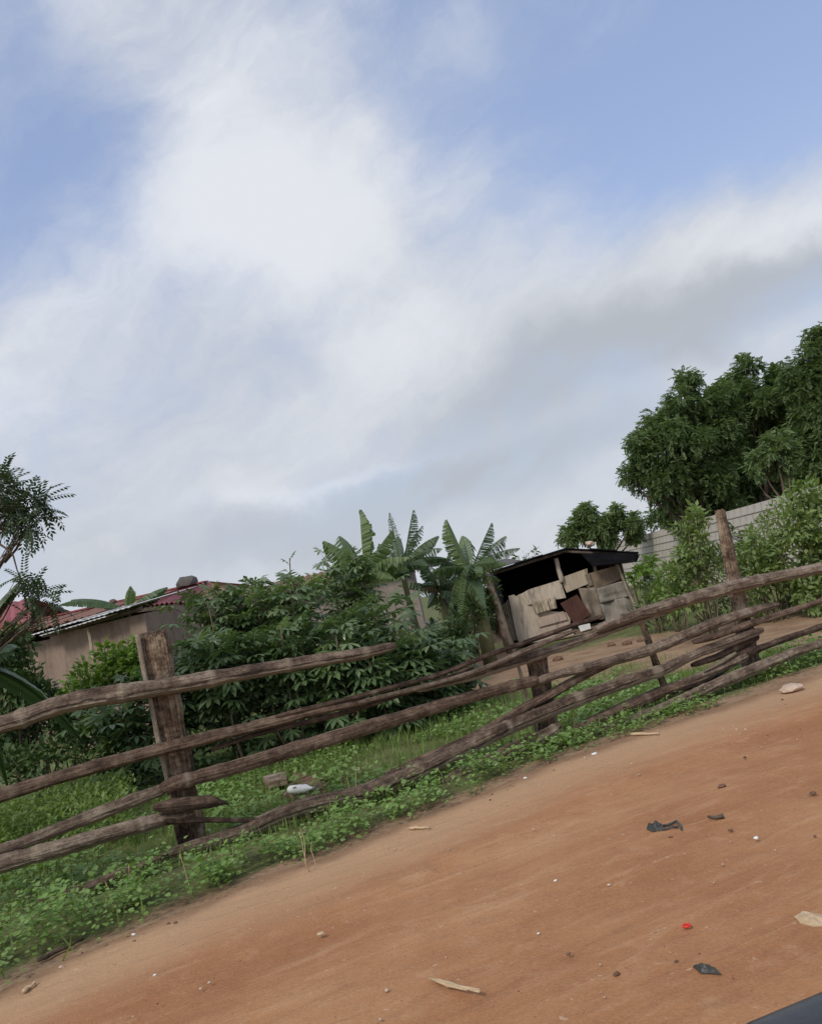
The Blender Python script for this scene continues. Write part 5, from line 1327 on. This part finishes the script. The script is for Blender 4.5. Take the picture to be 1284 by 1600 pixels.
for (pts_, r_) in (([(1034, 1296), (1048, 1295), (1058, 1290), (1064, 1296), (1066, 1302)], 0.006), ([(1036, 1302), (1050, 1299), (1060, 1299)], 0.005)):
    C = [gnd(*q) for q in pts_]
    for k, q in enumerate(C): q.z = relief(q.x, q.y) + 0.012 + 0.008 * math.sin(k)
    mb.tube(C, r_, 6, wob=0.3)
mb.build('twisted_handle', M['rag'], o)
crumple('plastic_scrap', 1106, 1527, wpx(1106, 1527, 30), 0.12, 0.02, 'rag', 'small dark plastic scrap near the vehicle at the lower right', 'scrap', 9, 0.6, 0.8)
crumple('paper_scrap', 1268, 1446, wpx(1268, 1446, 56), 0.14, 0.012, 'straw', 'pale tan scrap pressed into the road at the right edge', 'scrap', 5, 0.2, 0.4)
# red bottle-neck ring
p = gnd(1075, 1459); mb = MB(); vs = []; K, J = 20, 8
r1, r2 = wpx(1075, 1459, 5.5), wpx(1075, 1459, 1.8)
fs = []
for i in range(K):
    for j in range(J):
        a1, a2 = i / K * 6.2832, j / J * 6.2832
        vs.append(Vector((p.x + (r1 + r2 * math.cos(a2)) * math.cos(a1), p.y + (r1 + r2 * math.cos(a2)) * math.sin(a1), relief(p.x, p.y) + 0.016 + r2 * math.sin(a2))))
        fs.append((i * J + j, ((i + 1) % K) * J + j, ((i + 1) % K) * J + (j + 1) % J, i * J + (j + 1) % J))
tag(mb.add(vs, fs, smooth=True).build('plastic_ring', M['red'], None, origin=(p.x, p.y, 0)), 'tiny bright red plastic ring lying on the dirt road', 'ring')
# fibrous straw
p = gnd(712, 1551); mb = MB()
for k in range(9):
    a1 = gnd(670 + random.uniform(0, 12), 1537 + random.uniform(-2, 5)); a2 = gnd(754 - random.uniform(0, 22), 1562 + random.uniform(-5, 2)); mm_ = gnd(705 + random.uniform(-6, 6), 1549 + random.uniform(-5, 4))
    C = [a1, a1.lerp(mm_, 0.5), mm_, mm_.lerp(a2, 0.5), a2]
    for i, q in enumerate(C): q.z = relief(q.x, q.y) + 0.011 + 0.004 * random.random()
    mb.tube(C, [0.0015, 0.004, 0.006, 0.004, 0.002], 5, wob=0.3, seed=k)
tag(mb.build('straw_wisp', M['straw'], None, origin=(p.x, p.y, 0)), 'frayed pale plant stalk lying flat on the dirt road', 'stalk')
p = gnd(1118, 1282)
C = [gnd(1107, 1282), gnd(1118, 1283.5), gnd(1131, 1281)]
for q in C: q.z = relief(q.x, q.y) + 0.014
tag(MB().tube(C, [0.006, 0.008, 0.011], 6, wob=0.2).build('twig', M['bark'], None, origin=(p.x, p.y, 0)), 'short dark twig on the road right of the black plastic bag', 'twig')
p = gnd(1238, 1082); lump('stone', (p.x, p.y, 0.035), (wpx(1238, 1082, 20), 0.07, 0.028), 'stone', 'long pale stone on the road edge below the fence at the right', 'stone', seed=6)
for k, (px, py, w_, m_, nm, lb, ct) in enumerate([
    (868, 1379, 6, 'white', 'stone', 'small white stone on the middle of the road', 'stone'), (842, 1463, 5, 'white', 'stone', 'small white stone nearer than the one in mid road', 'stone'),
    (502, 1464, 12, 'straw', 'dry_leaf', 'dry pale leaf on the road below the verge weeds', 'leaf'), (1182, 1316, 9, 'white', 'paper_scrap', 'small white scrap right of the short dark twig', 'scrap'),
    (952, 1387, 7, 'stone', 'stone', 'small pinkish stone just right of the mid road white stone', 'stone'), (210, 1466, 7, 'white', 'stone', 'white pebble at the weed edge in the lower left', 'stone'),
    (97, 1516, 9, 'stone', 'stone', 'pale stone in the lower left where road meets weeds', 'stone'), (243, 1526, 6, 'white', 'stone', 'white speck of stone alone on the lower left road', 'stone'),
    (929, 1183, 9, 'white', 'paper_scrap', 'white scrap at the road edge below the middle of the fence', 'scrap'), (821, 1219, 6, 'white', 'paper_scrap', 'tiny white scrap at the foot of the verge weeds', 'scrap'),
    (774, 1197, 12, 'white', 'paper_scrap', 'white litter caught in the weeds under the short lower pole', 'scrap'),
    (558, 1206, 12, 'stone', 'stone', 'pale flat stone in the yard grass right of the rubbish heap', 'stone'), (1270, 1243, 11, 'soil', 'earth_clod', 'dark clod on the road at the right edge', 'clod'),
    (1128, 1233, 13, 'soil', 'earth_clod', 'flat dark clod on the road above the short twig', 'clod'), (1048, 1312, 7, 'soil', 'earth_clod', 'dark crumb just below the black plastic bag', 'clod'),
    (1142, 1303, 8, 'soil', 'earth_clod', 'dark crumb left of the small white scrap', 'clod')]):
    p = gnd(px, py); w2 = wpx(px, py, w_) / 2
    lump(nm, (p.x, p.y, relief(p.x, p.y) + 0.006 + w2 * 0.3), (w2, w2 * 0.8, w2 * 0.5), m_, lb, ct, seed=k + 40, sub=2)
# scattered pebbles and crumbs
import bmesh
bm = bmesh.new(); bmesh.ops.create_icosphere(bm, subdivisions=1, radius=1.0)
tv = [tuple(v.co * random.uniform(0.8, 1.2)) for v in bm.verts]; tf = [tuple(v.index for v in f.verts) for f in bm.faces]; bm.free()
def pebbles(name, n, m, label, keep, smin, smax, cat):
    P = patch_points(n, -4, 9, 1.5, 9.5, keep); k = len(P)
    sz = smin + (smax - smin) * rng.uniform(0, 1, k) ** 4
    P[:, 2] += 0.008
    Vv, Ff = scatter(np.array(tv) * np.array([1, 1, 0.6]), tf, P, frames(np.stack([np.cos(rng.uniform(0, 6, k)), np.sin(rng.uniform(0, 6, k)), np.zeros(k)], 1)), sz)
    tag(npmesh(name, Vv, Ff, M[m]), label, cat, kind='stuff')
pebbles('pebbles', 2600, 'pebble', 'fine pale grit and pebbles scattered over the dirt road', lambda x, y: (0.35 + vn(x, y, 0.8, 2)) if y < edge_y(x) else 0, 0.0015, 0.010, 'pebbles')
pebbles('soil_crumbs', 3600, 'soil', 'dark crumbs of soil on the dirt road and its edge', lambda x, y: (1.0 if -0.25 < y - edge_y(x) < 0.05 else max(0, 0.05 + vn(x, y, 1.2, 7))) if y < edge_y(x) + 0.05 else 0, 0.0015, 0.012, 'crumbs')

# ------------------------------------------------------------------ the vehicle we look out of: door with its wing mirror
door_y = 0.30
car = empty('parked_car', (0.35, door_y, 0.0), 'dark rounded wing mirror of a car in the bottom right corner', 'car')
mc = at(1376, 1709, 0.86)
import bmesh
bm = bmesh.new(); bmesh.ops.create_cube(bm, size=1.0)
for v in bm.verts: v.co = Vector((v.co.x * 0.30, v.co.y * 0.15, v.co.z * 0.18))
bmesh.ops.bevel(bm, geom=bm.edges[:] , offset=0.058, segments=7, profile=0.5, affect='EDGES')
for v in bm.verts:
    if v.co.x < 0: v.co.z *= 1 - 0.35 * (-v.co.x / 0.15) ** 2; v.co.y *= 1 - 0.2 * (-v.co.x / 0.135)
Rz = Matrix.Rotation(R(0), 4, 'Y') @ Matrix.Rotation(R(10), 4, 'Z')
bm.transform(Matrix.Translation(mc - wpos(car)) @ Rz)
me = bpy.data.meshes.new('mirror_housing'); bm.to_mesh(me); bm.free(); me.materials.append(M['carplastic'])
for pl in me.polygons: pl.use_smooth = True
mh = link('mirror_housing', me, car)
gl = MB().hull([mc + Vector((-0.139, y, z)) for y, z in ((-0.035, -0.03), (0.035, -0.03), (0.035, 0.03), (-0.035, 0.03))], (-0.004, 0, 0)).build('mirror_glass', M['glass'], mh)
MB().tube([mc + Vector((0.06, 0, -0.05)), mc + Vector((0.08, -0.2, -0.1)), Vector((mc.x + 0.08, door_y + 0.02, mc.z - 0.14))], [0.03, 0.026, 0.03], 10).build('mirror_arm', M['carplastic'], car)
# door skin (below the window line)
zt = min(0.88, mc.z - 0.08)
vs = []; prof = [(0.0, zt), (0.05, zt - 0.02), (0.075, zt - 0.2), (0.08, 0.55), (0.06, 0.4), (0.02, 0.28)]
for x in (-0.65, mc.x + 0.3):
    for (dy, z) in prof: vs.append(Vector((x, door_y - 0.06 + dy, z)))
    for (dy, z) in prof[::-1]: vs.append(Vector((x, door_y - 0.09 + dy * 0.5, z)))
k = 12; fs = [(i, (i + 1) % k, k + (i + 1) % k, k + i) for i in range(k)] + [tuple(range(k - 1, -1, -1)), tuple(range(k, 2 * k))]
MB().add(vs, fs, smooth=False).build('door', M['carpaint'], car)
for wx in (-0.9, mc.x + 0.75):
    pts = [Vector((wx, door_y - 0.28, 0.31)), Vector((wx, door_y - 0.06, 0.31))]
    w_ = MB().tube(pts, 0.31, 28).build('wheel', M['carplastic'], car)
MB().hull([Vector((-1.3, door_y - 0.2, 0.2)), Vector((mc.x + 1.1, door_y - 0.2, 0.2)), Vector((mc.x + 1.1, door_y - 0.2, 0.34)), Vector((-1.3, door_y - 0.2, 0.34))], (0, 0.14, 0)).build('side_sill', M['carpaint'], car)
print('OBJECTS', len(bpy.data.objects), 'mirror', tuple(mc), 'polys', sum(len(m.polygons) for m in bpy.data.meshes))
